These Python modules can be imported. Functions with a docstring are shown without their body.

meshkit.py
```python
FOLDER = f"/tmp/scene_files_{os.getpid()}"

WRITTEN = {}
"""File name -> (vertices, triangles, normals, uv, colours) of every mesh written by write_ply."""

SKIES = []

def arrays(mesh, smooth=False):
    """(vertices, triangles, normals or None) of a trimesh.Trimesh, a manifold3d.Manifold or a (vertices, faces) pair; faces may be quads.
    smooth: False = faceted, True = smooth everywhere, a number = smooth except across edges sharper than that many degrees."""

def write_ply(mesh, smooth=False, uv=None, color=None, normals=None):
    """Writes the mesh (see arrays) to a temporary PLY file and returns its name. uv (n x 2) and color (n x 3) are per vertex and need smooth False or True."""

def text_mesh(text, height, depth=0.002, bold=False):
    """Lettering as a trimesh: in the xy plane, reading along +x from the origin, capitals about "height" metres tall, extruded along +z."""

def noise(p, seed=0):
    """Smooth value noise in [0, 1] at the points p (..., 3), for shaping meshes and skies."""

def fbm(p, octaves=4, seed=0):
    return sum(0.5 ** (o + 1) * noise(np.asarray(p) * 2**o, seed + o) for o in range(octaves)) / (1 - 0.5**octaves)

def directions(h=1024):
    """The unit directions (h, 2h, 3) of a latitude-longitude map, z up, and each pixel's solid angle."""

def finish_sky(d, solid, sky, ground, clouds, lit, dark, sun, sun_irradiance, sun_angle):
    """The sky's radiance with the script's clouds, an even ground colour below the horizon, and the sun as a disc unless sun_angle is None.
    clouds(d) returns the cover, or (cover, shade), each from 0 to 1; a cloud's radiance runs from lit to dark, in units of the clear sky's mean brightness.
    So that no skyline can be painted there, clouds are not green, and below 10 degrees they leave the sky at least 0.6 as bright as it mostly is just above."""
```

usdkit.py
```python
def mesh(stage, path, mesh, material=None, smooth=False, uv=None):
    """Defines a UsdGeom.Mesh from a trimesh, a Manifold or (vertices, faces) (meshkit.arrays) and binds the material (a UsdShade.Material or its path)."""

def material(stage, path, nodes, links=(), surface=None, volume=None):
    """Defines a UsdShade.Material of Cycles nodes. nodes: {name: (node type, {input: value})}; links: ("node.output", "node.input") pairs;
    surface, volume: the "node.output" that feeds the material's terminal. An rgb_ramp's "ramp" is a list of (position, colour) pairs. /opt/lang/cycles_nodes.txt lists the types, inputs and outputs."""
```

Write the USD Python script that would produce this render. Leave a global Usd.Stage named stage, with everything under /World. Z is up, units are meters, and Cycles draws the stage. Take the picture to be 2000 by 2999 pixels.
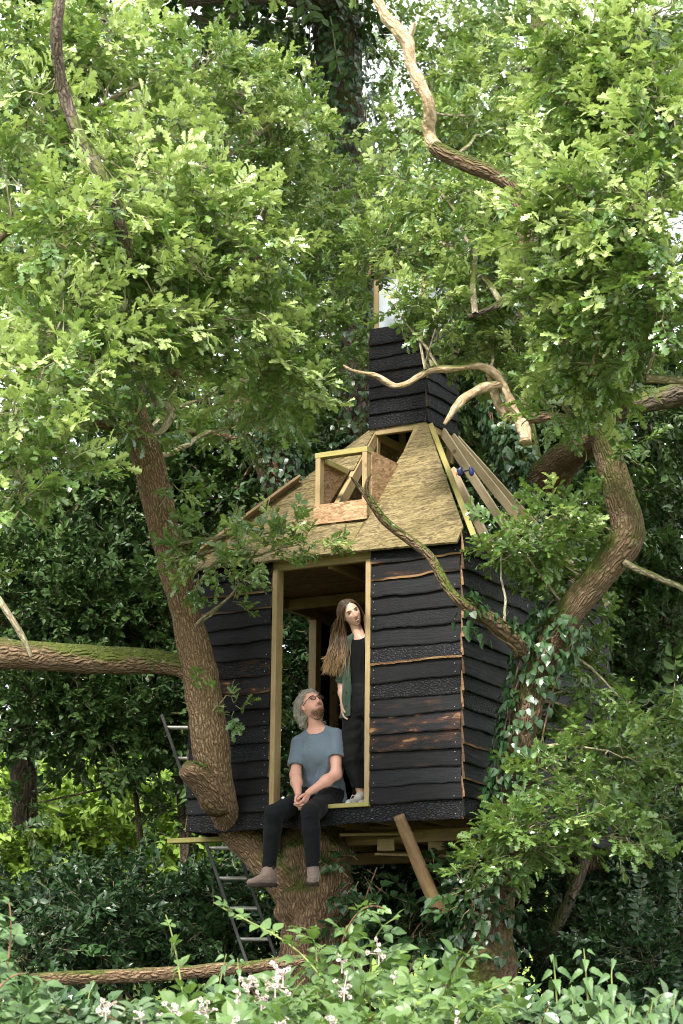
import math, random
import numpy as np
import trimesh
import manifold3d as m3
import meshkit, usdkit
from pxr import Usd, UsdGeom, UsdLux, UsdShade, Gf, Sdf, Vt

stage = Usd.Stage.CreateInMemory()
UsdGeom.SetStageUpAxis(stage, 'Z')
UsdGeom.SetStageMetersPerUnit(stage, 1.0)
WORLD = UsdGeom.Xform.Define(stage, '/World')
stage.SetDefaultPrim(WORLD.GetPrim())
UsdGeom.Scope.Define(stage, '/World/Looks')

# ------------------------------------------------------------------ camera, sky, sun, exposure
EXPOSURE = 2.8
EYE = np.array([0.0, 0.0, 1.6])
FOCAL, WIDE = 7000.0, 2000.0                 # the lens: focal length over picture width
PITCH, ROLL = 0.244, 0.010
_r, _f0, _u0 = np.array([1.0, 0, 0]), np.array([0, 1.0, 0]), np.array([0, 0, 1.0])
_f = _f0 * math.cos(PITCH) + _u0 * math.sin(PITCH)
_u = _u0 * math.cos(PITCH) - _f0 * math.sin(PITCH)
CAM_R = _r * math.cos(ROLL) + _u * math.sin(ROLL)
CAM_U = _u * math.cos(ROLL) - _r * math.sin(ROLL)
CAM_F = _f
cam = UsdGeom.Camera.Define(stage, '/World/camera')
M = np.eye(4)
M[0, :3], M[1, :3], M[2, :3], M[3, :3] = CAM_R, CAM_U, -CAM_F, EYE
cam.AddTransformOp().Set(Gf.Matrix4d(*M.ravel().tolist()))
cam.CreateHorizontalApertureAttr(24.0)
cam.CreateVerticalApertureAttr(36.0)
cam.CreateFocalLengthAttr(24.0 * FOCAL / WIDE)
cam.CreateClippingRangeAttr(Gf.Vec2f(0.1, 5000))
cam.CreateFStopAttr(9.0)
cam.CreateFocusDistanceAttr(19.3)
cam.CreateExposureAttr(EXPOSURE)

SUN_TO = np.array([-0.30, -0.80, 0.92]); SUN_TO /= np.linalg.norm(SUN_TO)
SUN_EL, SUN_ROT = math.asin(SUN_TO[2]), math.atan2(SUN_TO[0], SUN_TO[1])
SKY_STRENGTH = 0.05
dome = UsdLux.DomeLight.Define(stage, '/World/sky')
dome.GetPrim().SetCustomDataByKey('kind', 'structure')
skymat = usdkit.material(stage, '/World/Looks/overcast_sky', {
    'sky': ('sky_texture', {'sky_type': 'single_scattering', 'sun_disc': False, 'sun_elevation': SUN_EL, 'sun_rotation': SUN_ROT, 'aerosol_density': 2.0}),
    'tc': ('texture_coordinate', {}),
    'no': ('noise_texture', {'scale': 2.6, 'detail': 5.0, 'roughness': 0.55}),
    'ra': ('rgb_ramp', {'ramp': [(0.3, (0.72,) * 3), (0.62, (1.0,) * 3)]}),
    'cl': ('rgb_ramp', {'ramp': [(0.3, (7.6, 7.9, 8.3)), (0.7, (10.5, 10.5, 10.4))]}),
    'mx': ('mix_color', {}),
    'bg': ('background_shader', {'strength': SKY_STRENGTH}),
}, [('tc.generated', 'no.vector'), ('no.fac', 'ra.fac'), ('no.fac', 'cl.fac'), ('ra.color', 'mx.fac'), ('sky.color', 'mx.a'), ('cl.color', 'mx.b'),
    ('mx.result', 'bg.color')], surface='bg.background')
UsdShade.MaterialBindingAPI.Apply(dome.GetPrim()).Bind(skymat)
sun = UsdLux.DistantLight.Define(stage, '/World/sun')
sun.CreateNormalizeAttr(True)
sun.CreateIntensityAttr(0.4)
sun.CreateAngleAttr(10.0)
sun.CreateColorAttr(Gf.Vec3f(1.0, 0.96, 0.88))
_z = SUN_TO; _x = np.cross([0, 0, 1.0], _z); _x /= np.linalg.norm(_x); _y = np.cross(_z, _x)
S4 = np.eye(4); S4[0, :3], S4[1, :3], S4[2, :3] = _x, _y, _z
sun.AddTransformOp().Set(Gf.Matrix4d(*S4.ravel().tolist()))

# ------------------------------------------------------------------ geometry of the view, used to survey positions
VS = 2000.0 / 1568.0
def ray(vx, vy):
    return CAM_F + (vx * VS - 1000) / FOCAL * CAM_R - (vy * VS - 1499.5) / FOCAL * CAM_U
def at(vx, vy, y):
    d = ray(vx, vy)
    return EYE + d * (y / d[1])
def mpp(y):                                   # metres per surveyed pixel at distance y
    return y / FOCAL * VS * 1.03
# the tree house frame: X along its front, Y into it, Z up from the underside of its front board
PSI = 0.515
HC = np.array([10.682, -16.387, -2.15])
HR, HF = np.array([math.cos(PSI), math.sin(PSI)]), np.array([-math.sin(PSI), math.cos(PSI)])
H0 = np.array([HR @ -HC[:2], HF @ -HC[:2], EYE[2] - HC[2]])
def h2w(p):
    p = np.asarray(p, float)
    x, y = p[..., 0], p[..., 1]
    return np.stack([x * math.cos(PSI) + y * math.sin(PSI), -x * math.sin(PSI) + y * math.cos(PSI), p[..., 2]], -1) + H0
def w2h(p):
    p = np.asarray(p, float) - H0
    x, y = p[..., 0], p[..., 1]
    return np.stack([x * math.cos(PSI) - y * math.sin(PSI), x * math.sin(PSI) + y * math.cos(PSI), p[..., 2]], -1)
def hp(vx, vy, n, d):                         # where the line of sight meets the house plane n.p = d (house frame)
    o, e = w2h(EYE), w2h(EYE + ray(vx, vy))
    v = e - o; n = np.asarray(n, float)
    return o + v * ((d - n @ o) / (n @ v))

# ------------------------------------------------------------------ building helpers
_used = {}
def path_for(name, parent=None):
    base = str(parent.GetPath()) if parent is not None else '/World'
    k = (base, name)
    n = _used.get(k, 0); _used[k] = n + 1
    return f'{base}/{name}' if n == 0 else f'{base}/{name}_{n:03d}'
def tag(o, label=None, cat=None, group=None, kind=None):
    o = o.GetPrim() if hasattr(o, 'GetPrim') else o
    for k, v in (('label', label), ('category', cat), ('group', group), ('kind', kind)):
        if v:
            o.SetCustomDataByKey(k, v)
    return o
def thing(name, label, cat, loc=(0, 0, 0), rotz=0.0, group=None, kind=None):
    x = UsdGeom.Xform.Define(stage, path_for(name))
    if any(loc): x.AddTranslateOp().Set(Gf.Vec3d(*map(float, loc)))
    if rotz: x.AddRotateZOp().Set(float(rotz))
    return tag(x, label, cat, group, kind)
def obj(name, mesh, mat, parent=None, smooth=False, uv=None, attrs=None, **tags):
    m = usdkit.mesh(stage, path_for(name, parent), mesh, mat, smooth=smooth, uv=uv)
    if attrs:
        api = UsdGeom.PrimvarsAPI(m)
        for k, v in attrs.items():
            v = np.asarray(v, np.float32)
            if v.ndim == 1:
                api.CreatePrimvar(k, Sdf.ValueTypeNames.FloatArray, 'vertex').Set(Vt.FloatArray.FromNumpy(v))
            else:
                api.CreatePrimvar(k, Sdf.ValueTypeNames.Color3fArray, 'vertex').Set(Vt.Vec3fArray.FromNumpy(v))
    return tag(m.GetPrim(), **tags) if tags else m.GetPrim()
def unit(v):
    v = np.asarray(v, float)
    return v / (np.linalg.norm(v, axis=-1, keepdims=True) + 1e-12)
def cat(ms):
    return trimesh.util.concatenate([m for m in ms if m is not None])
def joined(parts):                            # [(v, f)] -> (v, f)
    n, V, F = 0, [], []
    for v, f in parts:
        V.append(v); F.append(np.asarray(f) + n); n += len(v)
    return np.vstack(V), np.vstack(F)
def beam(a, b, w, h, up=(0, 0, 1), bev=0.003):
    """A sawn timber from a to b, w wide (sideways) and h deep (along up), edges eased."""
    a, b = np.asarray(a, float), np.asarray(b, float)
    t = unit(b - a); s = np.cross(t, up)
    if np.linalg.norm(s) < 1e-6: s = np.cross(t, [1, 0, 0])
    s = unit(s); u = np.cross(s, t)
    c = bev
    prof = np.array([(-w/2+c, -h/2), (w/2-c, -h/2), (w/2, -h/2+c), (w/2, h/2-c), (w/2-c, h/2), (-w/2+c, h/2), (-w/2, h/2-c), (-w/2, -h/2+c)])
    v = np.vstack([p + prof[:, :1] * s + prof[:, 1:] * u for p in (a, b)])
    f = []
    for i in range(8):
        j = (i + 1) % 8
        f += [(i, j, 8 + j), (i, 8 + j, 8 + i)]
    for i in range(1, 7):
        f += [(0, i + 1, i), (8, 8 + i, 9 + i)]
    m = trimesh.Trimesh(v, np.array(f), process=False)
    return (v, np.array(f)) if m.volume > 0 else (v, np.array(f)[:, ::-1])
def slab(poly, n, thick):
    """A flat sheet with the corner points poly (in order), thick along -n."""
    p = np.asarray(poly, float); n = unit(n); k = len(p)
    v = np.vstack([p, p - n * thick]); f = []
    for i in range(1, k - 1):
        f += [(0, i, i + 1), (k, k + i + 1, k + i)]
    for i in range(k):
        j = (i + 1) % k
        f += [(i, k + j, j), (i, k + i, k + j)]
    f = np.array(f)
    if trimesh.Trimesh(v, f, process=False).volume < 0: f = f[:, ::-1]
    return v, f
def spline(pts, n):
    """Catmull-Rom through the rows of pts (any columns), n samples."""
    p = np.asarray(pts, float)
    if len(p) == 2: return p[0] + (p[1] - p[0]) * np.linspace(0, 1, n)[:, None]
    d = np.r_[0, np.cumsum(np.linalg.norm(np.diff(p[:, :3], axis=0), axis=1) ** 0.5)]
    from scipy.interpolate import PchipInterpolator, CubicSpline
    t = np.linspace(0, d[-1], n)
    return np.column_stack([CubicSpline(d, p[:, :3])(t), PchipInterpolator(d, p[:, 3:])(t)]) if p.shape[1] > 3 else CubicSpline(d, p)(t)
def tube(path, rad, sides=8, rough=0.0, seed=0, caps=True, freq=7.0, start=0.0):
    """A limb along path (n x 3) with radii rad: (vertices, faces, uv); lumps of relative size rough."""
    p = np.asarray(path, float); rad = np.broadcast_to(rad, (len(p),)).astype(float); n = len(p)
    t = unit(np.gradient(p, axis=0))
    ref = np.array([0.0, 1.0, 0.0]) if abs(t[:, 1]).mean() < 0.85 else np.array([1.0, 0, 0])
    a = np.empty_like(p); a[0] = unit(ref - t[0] * (ref @ t[0]))
    for i in range(1, n):
        a[i] = unit(a[i-1] - t[i] * (a[i-1] @ t[i]))
    b = np.cross(t, a)
    ang = np.arange(sides + 1) * 2 * np.pi / sides
    dirs = np.cos(ang)[None, :, None] * a[:, None] + np.sin(ang)[None, :, None] * b[:, None]
    rr = np.repeat(rad[:, None], sides + 1, 1)
    if rough:
        q = p[:, None] + dirs * rad[:, None, None]
        w = meshkit.fbm(q * freq + seed * 3.7, 3, seed) - 0.5
        w2 = meshkit.noise(q * freq * 0.4 + 9 + seed, seed + 5) - 0.5
        rr = rr * (1 + rough * (1.2 * w + 1.0 * w2))
        rr[:, -1] = rr[:, 0]
    v = (p[:, None] + dirs * rr[:, :, None]).reshape(-1, 3)
    L = np.r_[0, np.cumsum(np.linalg.norm(np.diff(p, axis=0), axis=1))] + start
    uv = np.stack([np.broadcast_to(ang * rad.mean(), rr.shape), np.broadcast_to(L[:, None], rr.shape)], -1).reshape(-1, 2)
    i, j = np.meshgrid(np.arange(n - 1), np.arange(sides), indexing='ij'); k = sides + 1
    q = np.stack([i*k+j, i*k+j+1, (i+1)*k+j+1, (i+1)*k+j], -1).reshape(-1, 4)
    f = np.vstack([q[:, [0, 1, 2]], q[:, [0, 2, 3]]])
    if caps:
        v = np.vstack([v, p[:1], p[-1:]]); uv = np.vstack([uv, uv[:1], uv[-1:]]); m = len(v)
        e = (n - 1) * k
        f = np.vstack([f, [(m-2, x+1, x) for x in range(sides)], [(m-1, e+x, e+x+1) for x in range(sides)]])
    return v, f, uv
def tubes(list_of):
    n, V, F, U = 0, [], [], []
    for v, f, u in list_of:
        V.append(v); F.append(f + n); U.append(u); n += len(v)
    return np.vstack(V), np.vstack(F), np.vstack(U)
# ------------------------------------------------------------------ materials
def mat(name, nodes, links, surface='p.BSDF'):
    return usdkit.material(stage, f'/World/Looks/{name}', nodes, links, surface=surface)
def leaf_mat(name, dark, light, trans, rough=0.38, tmix=0.35, spec=0.5):
    if not tmix:
        return mat(name, {'oi': ('object_info', {}), 'ge': ('geometry', {}), 'm1': ('math', {'math_type': 'multiply', 'value2': 0.55}), 'm2': ('math', {'math_type': 'multiply_add', 'value2': 0.45}),
            'ra': ('rgb_ramp', {'ramp': [(0.0, dark), (1.0, light)]}), 'p': ('principled_bsdf', {'roughness': rough, 'specular_ior_level': spec})},
            [('oi.random', 'm1.value1'), ('ge.random_per_island', 'm2.value1'), ('m1.value', 'm2.value3'), ('m2.value', 'ra.fac'), ('ra.color', 'p.base_color')])
    return mat(name, {
        'oi': ('object_info', {}), 'ge': ('geometry', {}),
        'm1': ('math', {'math_type': 'multiply', 'value2': 0.55}), 'm2': ('math', {'math_type': 'multiply_add', 'value2': 0.45}),
        'ra': ('rgb_ramp', {'ramp': [(0.0, dark), (0.5, tuple((np.array(dark) + np.array(light)) / 2)), (1.0, light)]}),
        'p': ('principled_bsdf', {'roughness': rough, 'specular_ior_level': spec}),
        'hs': ('mix_color', {'blend_type': 'mix', 'fac': 0.5, 'b': trans}),
        't': ('translucent_bsdf', {}), 'mx': ('mix_closure', {'fac': tmix}),
    }, [('oi.random', 'm1.value1'), ('ge.random_per_island', 'm2.value1'), ('m1.value', 'm2.value3'), ('m2.value', 'ra.fac'), ('ra.color', 'p.base_color'),
        ('ra.color', 'hs.a'), ('hs.result', 't.color'), ('p.BSDF', 'mx.closure1'), ('t.BSDF', 'mx.closure2')], surface='mx.closure')
M = {}
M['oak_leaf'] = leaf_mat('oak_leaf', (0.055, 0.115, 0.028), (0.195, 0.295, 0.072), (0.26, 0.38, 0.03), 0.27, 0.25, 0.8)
M['young_leaf'] = leaf_mat('young_oak_leaf', (0.255, 0.345, 0.11), (0.51, 0.60, 0.24), (0.36, 0.47, 0.07), 0.28, 0.33, 0.8)  # young growth, paled further so washed-out highlights are put into the colour
M['far_leaf'] = leaf_mat('far_leaf', (0.032, 0.074, 0.018), (0.10, 0.165, 0.038), None, 0.42, 0, 0.45)
M['field_leaf'] = leaf_mat('field_leaf', (0.12, 0.21, 0.02), (0.25, 0.36, 0.05), None, 0.6, 0, 0.3)
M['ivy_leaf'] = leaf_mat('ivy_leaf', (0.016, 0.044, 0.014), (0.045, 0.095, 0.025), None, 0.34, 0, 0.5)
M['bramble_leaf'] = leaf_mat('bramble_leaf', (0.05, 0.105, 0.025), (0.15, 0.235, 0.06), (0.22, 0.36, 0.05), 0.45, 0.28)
M['shade_leaf'] = leaf_mat('shade_bramble_leaf', (0.03, 0.065, 0.022), (0.075, 0.12, 0.04), None, 0.42, 0, 0.45)  # darker copy of the bramble leaf, shade put into its colour
M['nettle_leaf'] = leaf_mat('nettle_leaf', (0.035, 0.08, 0.02), (0.085, 0.15, 0.04), None, 0.5, 0, 0.4)

def bark(name, ramp, moss=(0.07, 0.085, 0.015), moss_amt=0.5, lichen=0.35, scale=1.0, bump=0.9):
    return mat(name, {
        'tc': ('texture_coordinate', {}), 'ge': ('geometry', {}),
        'mp': ('mapping', {'scale': (26 * scale, 7 * scale, 1)}),
        'nw': ('noise_texture', {'scale': 9.0, 'detail': 3.0}), 'wm': ('vector_math', {'math_type': 'scale', 'scale': 1.6}), 'wa': ('vector_math', {'math_type': 'add'}),
        'vo': ('voronoi_texture', {'feature': 'distance_to_edge', 'scale': 1.0}),
        'vr': ('map_range', {'from_min': 0.0, 'from_max': 0.5, 'clamp': True}),
        'nf': ('noise_texture', {'scale': 34.0, 'detail': 4.0, 'roughness': 0.65}),
        'ml': ('math', {'math_type': 'multiply_add', 'value2': 0.75}),
        'ra': ('rgb_ramp', {'ramp': ramp}),
        'ns': ('noise_texture', {'scale': 2.1, 'detail': 4.0, 'roughness': 0.6}),
        'sx': ('separate_xyz', {}), 'up': ('math', {'math_type': 'multiply_add', 'value2': 0.28}),
        'mr': ('map_range', {'from_min': 0.62 - 0.2 * moss_amt, 'from_max': 0.80 - 0.2 * moss_amt, 'clamp': True}),
        'mc': ('mix_color', {'b': moss}),
        'nl': ('noise_texture', {'scale': 11.0, 'detail': 5.0, 'roughness': 0.7}), 'lr': ('map_range', {'from_min': 0.60, 'from_max': 0.68, 'to_max': lichen, 'clamp': True}),
        'lc': ('mix_color', {'b': (0.30, 0.31, 0.20)}),
        'p': ('principled_bsdf', {'roughness': 0.88, 'specular_ior_level': 0.25}),
        'bu': ('bump', {'strength': bump, 'distance': 0.035}),
    }, [('tc.UV', 'mp.vector'), ('tc.UV', 'nw.vector'), ('nw.color', 'wm.vector1'), ('mp.vector', 'wa.vector1'), ('wm.vector', 'wa.vector2'), ('wa.vector', 'vo.vector'),
        ('vo.distance', 'vr.value'), ('ge.position', 'nf.vector'), ('nf.fac', 'ml.value1'), ('vr.result', 'ml.value3'), ('ml.value', 'ra.fac'),
        ('ge.position', 'ns.vector'), ('ge.normal', 'sx.vector'), ('sx.z', 'up.value1'), ('ns.fac', 'up.value3'), ('up.value', 'mr.value'), ('mr.result', 'mc.fac'), ('ra.color', 'mc.a'),
        ('ge.position', 'nl.vector'), ('nl.fac', 'lr.value'), ('lr.result', 'lc.fac'), ('mc.result', 'lc.a'), ('lc.result', 'p.base_color'),
        ('ml.value', 'bu.height'), ('bu.normal', 'p.normal')])
M['oak_bark'] = bark('oak_bark', [(0.0, (0.030, 0.018, 0.009)), (0.5, (0.142, 0.090, 0.050)), (1.2, (0.34, 0.23, 0.135))], moss_amt=0.0, lichen=0.35, scale=1.8)
M['mossy_bark'] = bark('mossy_bark', [(0.0, (0.03, 0.018, 0.01)), (0.5, (0.13, 0.085, 0.05)), (1.3, (0.24, 0.165, 0.10))], moss_amt=0.85, lichen=0.6, scale=1.4)
M['dark_bark'] = bark('dark_bark', [(0.0, (0.02, 0.014, 0.01)), (0.5, (0.08, 0.06, 0.045)), (1.3, (0.17, 0.13, 0.10))], moss_amt=0.5, lichen=0.2)
M['dead_wood'] = bark('bleached_wood', [(0.0, (0.11, 0.06, 0.03)), (0.5, (0.33, 0.235, 0.145)), (1.2, (0.52, 0.41, 0.29))], moss_amt=0.0, lichen=0.4, scale=0.8, bump=0.5)
M['twig'] = bark('lichened_twig', [(0.0, (0.06, 0.045, 0.03)), (0.6, (0.22, 0.18, 0.12)), (1.2, (0.40, 0.38, 0.26))], moss_amt=0.3, lichen=0.8, scale=2.0, bump=0.4)
M['ivy_stem'] = bark('ivy_stem', [(0.0, (0.05, 0.03, 0.02)), (0.6, (0.20, 0.13, 0.08)), (1.2, (0.30, 0.22, 0.14))], moss_amt=0.1, lichen=0.1, scale=2.0, bump=0.4)

def wood(name, dark, light, grain=(5, 60, 1), green=0.0, rough=0.6):
    """Sawn timber: uv runs along the grain."""
    return mat(name, {
        'tc': ('texture_coordinate', {}), 'oi': ('object_info', {}), 'ge': ('geometry', {}),
        'mp': ('mapping', {'scale': (2.2, 2.2, 2.2)}),
        'no': ('noise_texture', {'scale': 6.0, 'detail': 4.0, 'roughness': 0.6, 'distortion': 0.6}),
        'st': ('mapping', {'scale': grain}), 'gr': ('noise_texture', {'scale': 1.0, 'detail': 3.0, 'roughness': 0.6}),
        'kn': ('voronoi_texture', {'scale': 3.2}), 'kr': ('map_range', {'from_min': 0.05, 'from_max': 0.085, 'to_min': 0.75, 'to_max': 0.0, 'clamp': True}),
        'a': ('math', {'math_type': 'multiply', 'value2': 0.55}), 'b': ('math', {'math_type': 'multiply_add', 'value2': 0.5}),
        'ra': ('rgb_ramp', {'ramp': [(0.3, dark), (0.72, light)]}), 'mk': ('mix_color', {'b': (0.12, 0.06, 0.025)}),
        'gn': ('noise_texture', {'scale': 3.0, 'detail': 3.0}), 'gm': ('map_range', {'from_min': 0.45, 'from_max': 0.7, 'to_max': green, 'clamp': True}), 'mg': ('mix_color', {'b': (0.22, 0.22, 0.06)}),
        'p': ('principled_bsdf', {'roughness': rough, 'specular_ior_level': 0.3}), 'bu': ('bump', {'strength': 0.25, 'distance': 0.004}),
    }, [('tc.UV', 'st.vector'), ('st.vector', 'gr.vector'), ('ge.position', 'no.vector'), ('gr.fac', 'a.value1'), ('no.fac', 'b.value1'), ('a.value', 'b.value3'), ('b.value', 'ra.fac'),
        ('tc.UV', 'kn.vector'), ('kn.distance', 'kr.value'), ('ra.color', 'mk.a'), ('kr.result', 'mk.fac'), ('mk.result', 'mg.a'), ('ge.position', 'gn.vector'), ('gn.fac', 'gm.value'), ('gm.result', 'mg.fac'),
        ('mg.result', 'p.base_color'), ('gr.fac', 'bu.height'), ('bu.normal', 'p.normal')])
M['pine'] = wood('pale_pine', (0.20, 0.132, 0.062), (0.35, 0.255, 0.138), green=0.25)
M['green_pine'] = wood('treated_pine', (0.20, 0.165, 0.05), (0.32, 0.275, 0.10), green=0.6)
M['new_pine'] = wood('new_pine', (0.32, 0.24, 0.14), (0.48, 0.385, 0.25), green=0.05)
M['old_pine'] = wood('weathered_pine', (0.16, 0.095, 0.045), (0.30, 0.20, 0.11), green=0.15)
M['post_wood'] = wood('peeled_log', (0.07, 0.04, 0.018), (0.25, 0.155, 0.08), grain=(40, 4, 1), green=0.5)

def osb(name, tones, moss=0.0):
    d = {'tc': ('texture_coordinate', {}),
         'p': ('principled_bsdf', {'roughness': 0.7, 'specular_ior_level': 0.25}), 'bu': ('bump', {'strength': 0.35, 'distance': 0.004}),
         'nz': ('noise_texture', {'scale': 6.0, 'detail': 2.0}), 'nm': ('vector_math', {'math_type': 'scale', 'scale': 0.05}), 'na': ('vector_math', {'math_type': 'add'}),
         'r1': ('rgb_ramp', {'ramp': tones}), 'r2': ('rgb_ramp', {'ramp': tones}), 'r3': ('rgb_ramp', {'ramp': tones}),
         'x1': ('mix_color', {}), 'x2': ('mix_color', {}),
         'w1': ('noise_texture', {'scale': 17.0, 'detail': 1.0}), 'w2': ('noise_texture', {'scale': 21.0, 'detail': 1.0}),
         's1': ('map_range', {'from_min': 0.44, 'from_max': 0.56, 'clamp': True}), 's2': ('map_range', {'from_min': 0.46, 'from_max': 0.56, 'clamp': True}),
         'mo': ('noise_texture', {'scale': 2.6, 'detail': 6.0, 'roughness': 0.65}), 'mr': ('map_range', {'from_min': 0.36, 'from_max': 0.68, 'to_max': moss, 'clamp': True}), 'mm': ('mix_color', {'blend_type': 'multiply', 'b': (0.66, 0.70, 0.36)}),
         'bw': ('rgb_to_bw', {})}
    L = [('tc.UV', 'nz.vector'), ('nz.color', 'nm.vector1'), ('tc.UV', 'na.vector1'), ('nm.vector', 'na.vector2')]
    for k, ang in ((1, 0.25), (2, -0.5), (3, 1.1)):
        d[f'm{k}'] = ('mapping', {'rotation': (0, 0, ang), 'scale': (11, 66, 1)}); d[f'v{k}'] = ('voronoi_texture', {'scale': 1.0}); d[f'b{k}'] = ('rgb_to_bw', {})
        L += [('na.vector', f'm{k}.vector'), (f'm{k}.vector', f'v{k}.vector'), (f'v{k}.color', f'b{k}.color'), (f'b{k}.val', f'r{k}.fac')]
    L += [('tc.UV', 'w1.vector'), ('tc.UV', 'w2.vector'), ('w1.fac', 's1.value'), ('w2.fac', 's2.value'), ('s1.result', 'x1.fac'), ('r1.color', 'x1.a'), ('r2.color', 'x1.b'),
          ('s2.result', 'x2.fac'), ('x1.result', 'x2.a'), ('r3.color', 'x2.b'), ('tc.UV', 'mo.vector'), ('mo.fac', 'mr.value'), ('mr.result', 'mm.fac'), ('x2.result', 'mm.a'), ('mm.result', 'p.base_color'),
          ('x2.result', 'bw.color'), ('bw.val', 'bu.height'), ('bu.normal', 'p.normal')]
    return mat(name, d, L)
M['osb'] = osb('weathered_strand_board', [(0.15, (0.062, 0.044, 0.020)), (0.45, (0.128, 0.096, 0.047)), (0.8, (0.22, 0.17, 0.088))], moss=0.6)
M['osb_dark'] = osb('brown_ceiling_board', [(0.15, (0.09, 0.05, 0.025)), (0.45, (0.17, 0.095, 0.05)), (0.8, (0.25, 0.15, 0.08))], moss=0.0)
M['osb_new'] = osb('new_strand_board', [(0.15, (0.19, 0.105, 0.05)), (0.45, (0.31, 0.185, 0.10)), (0.8, (0.44, 0.29, 0.175))], moss=0.15)

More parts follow.
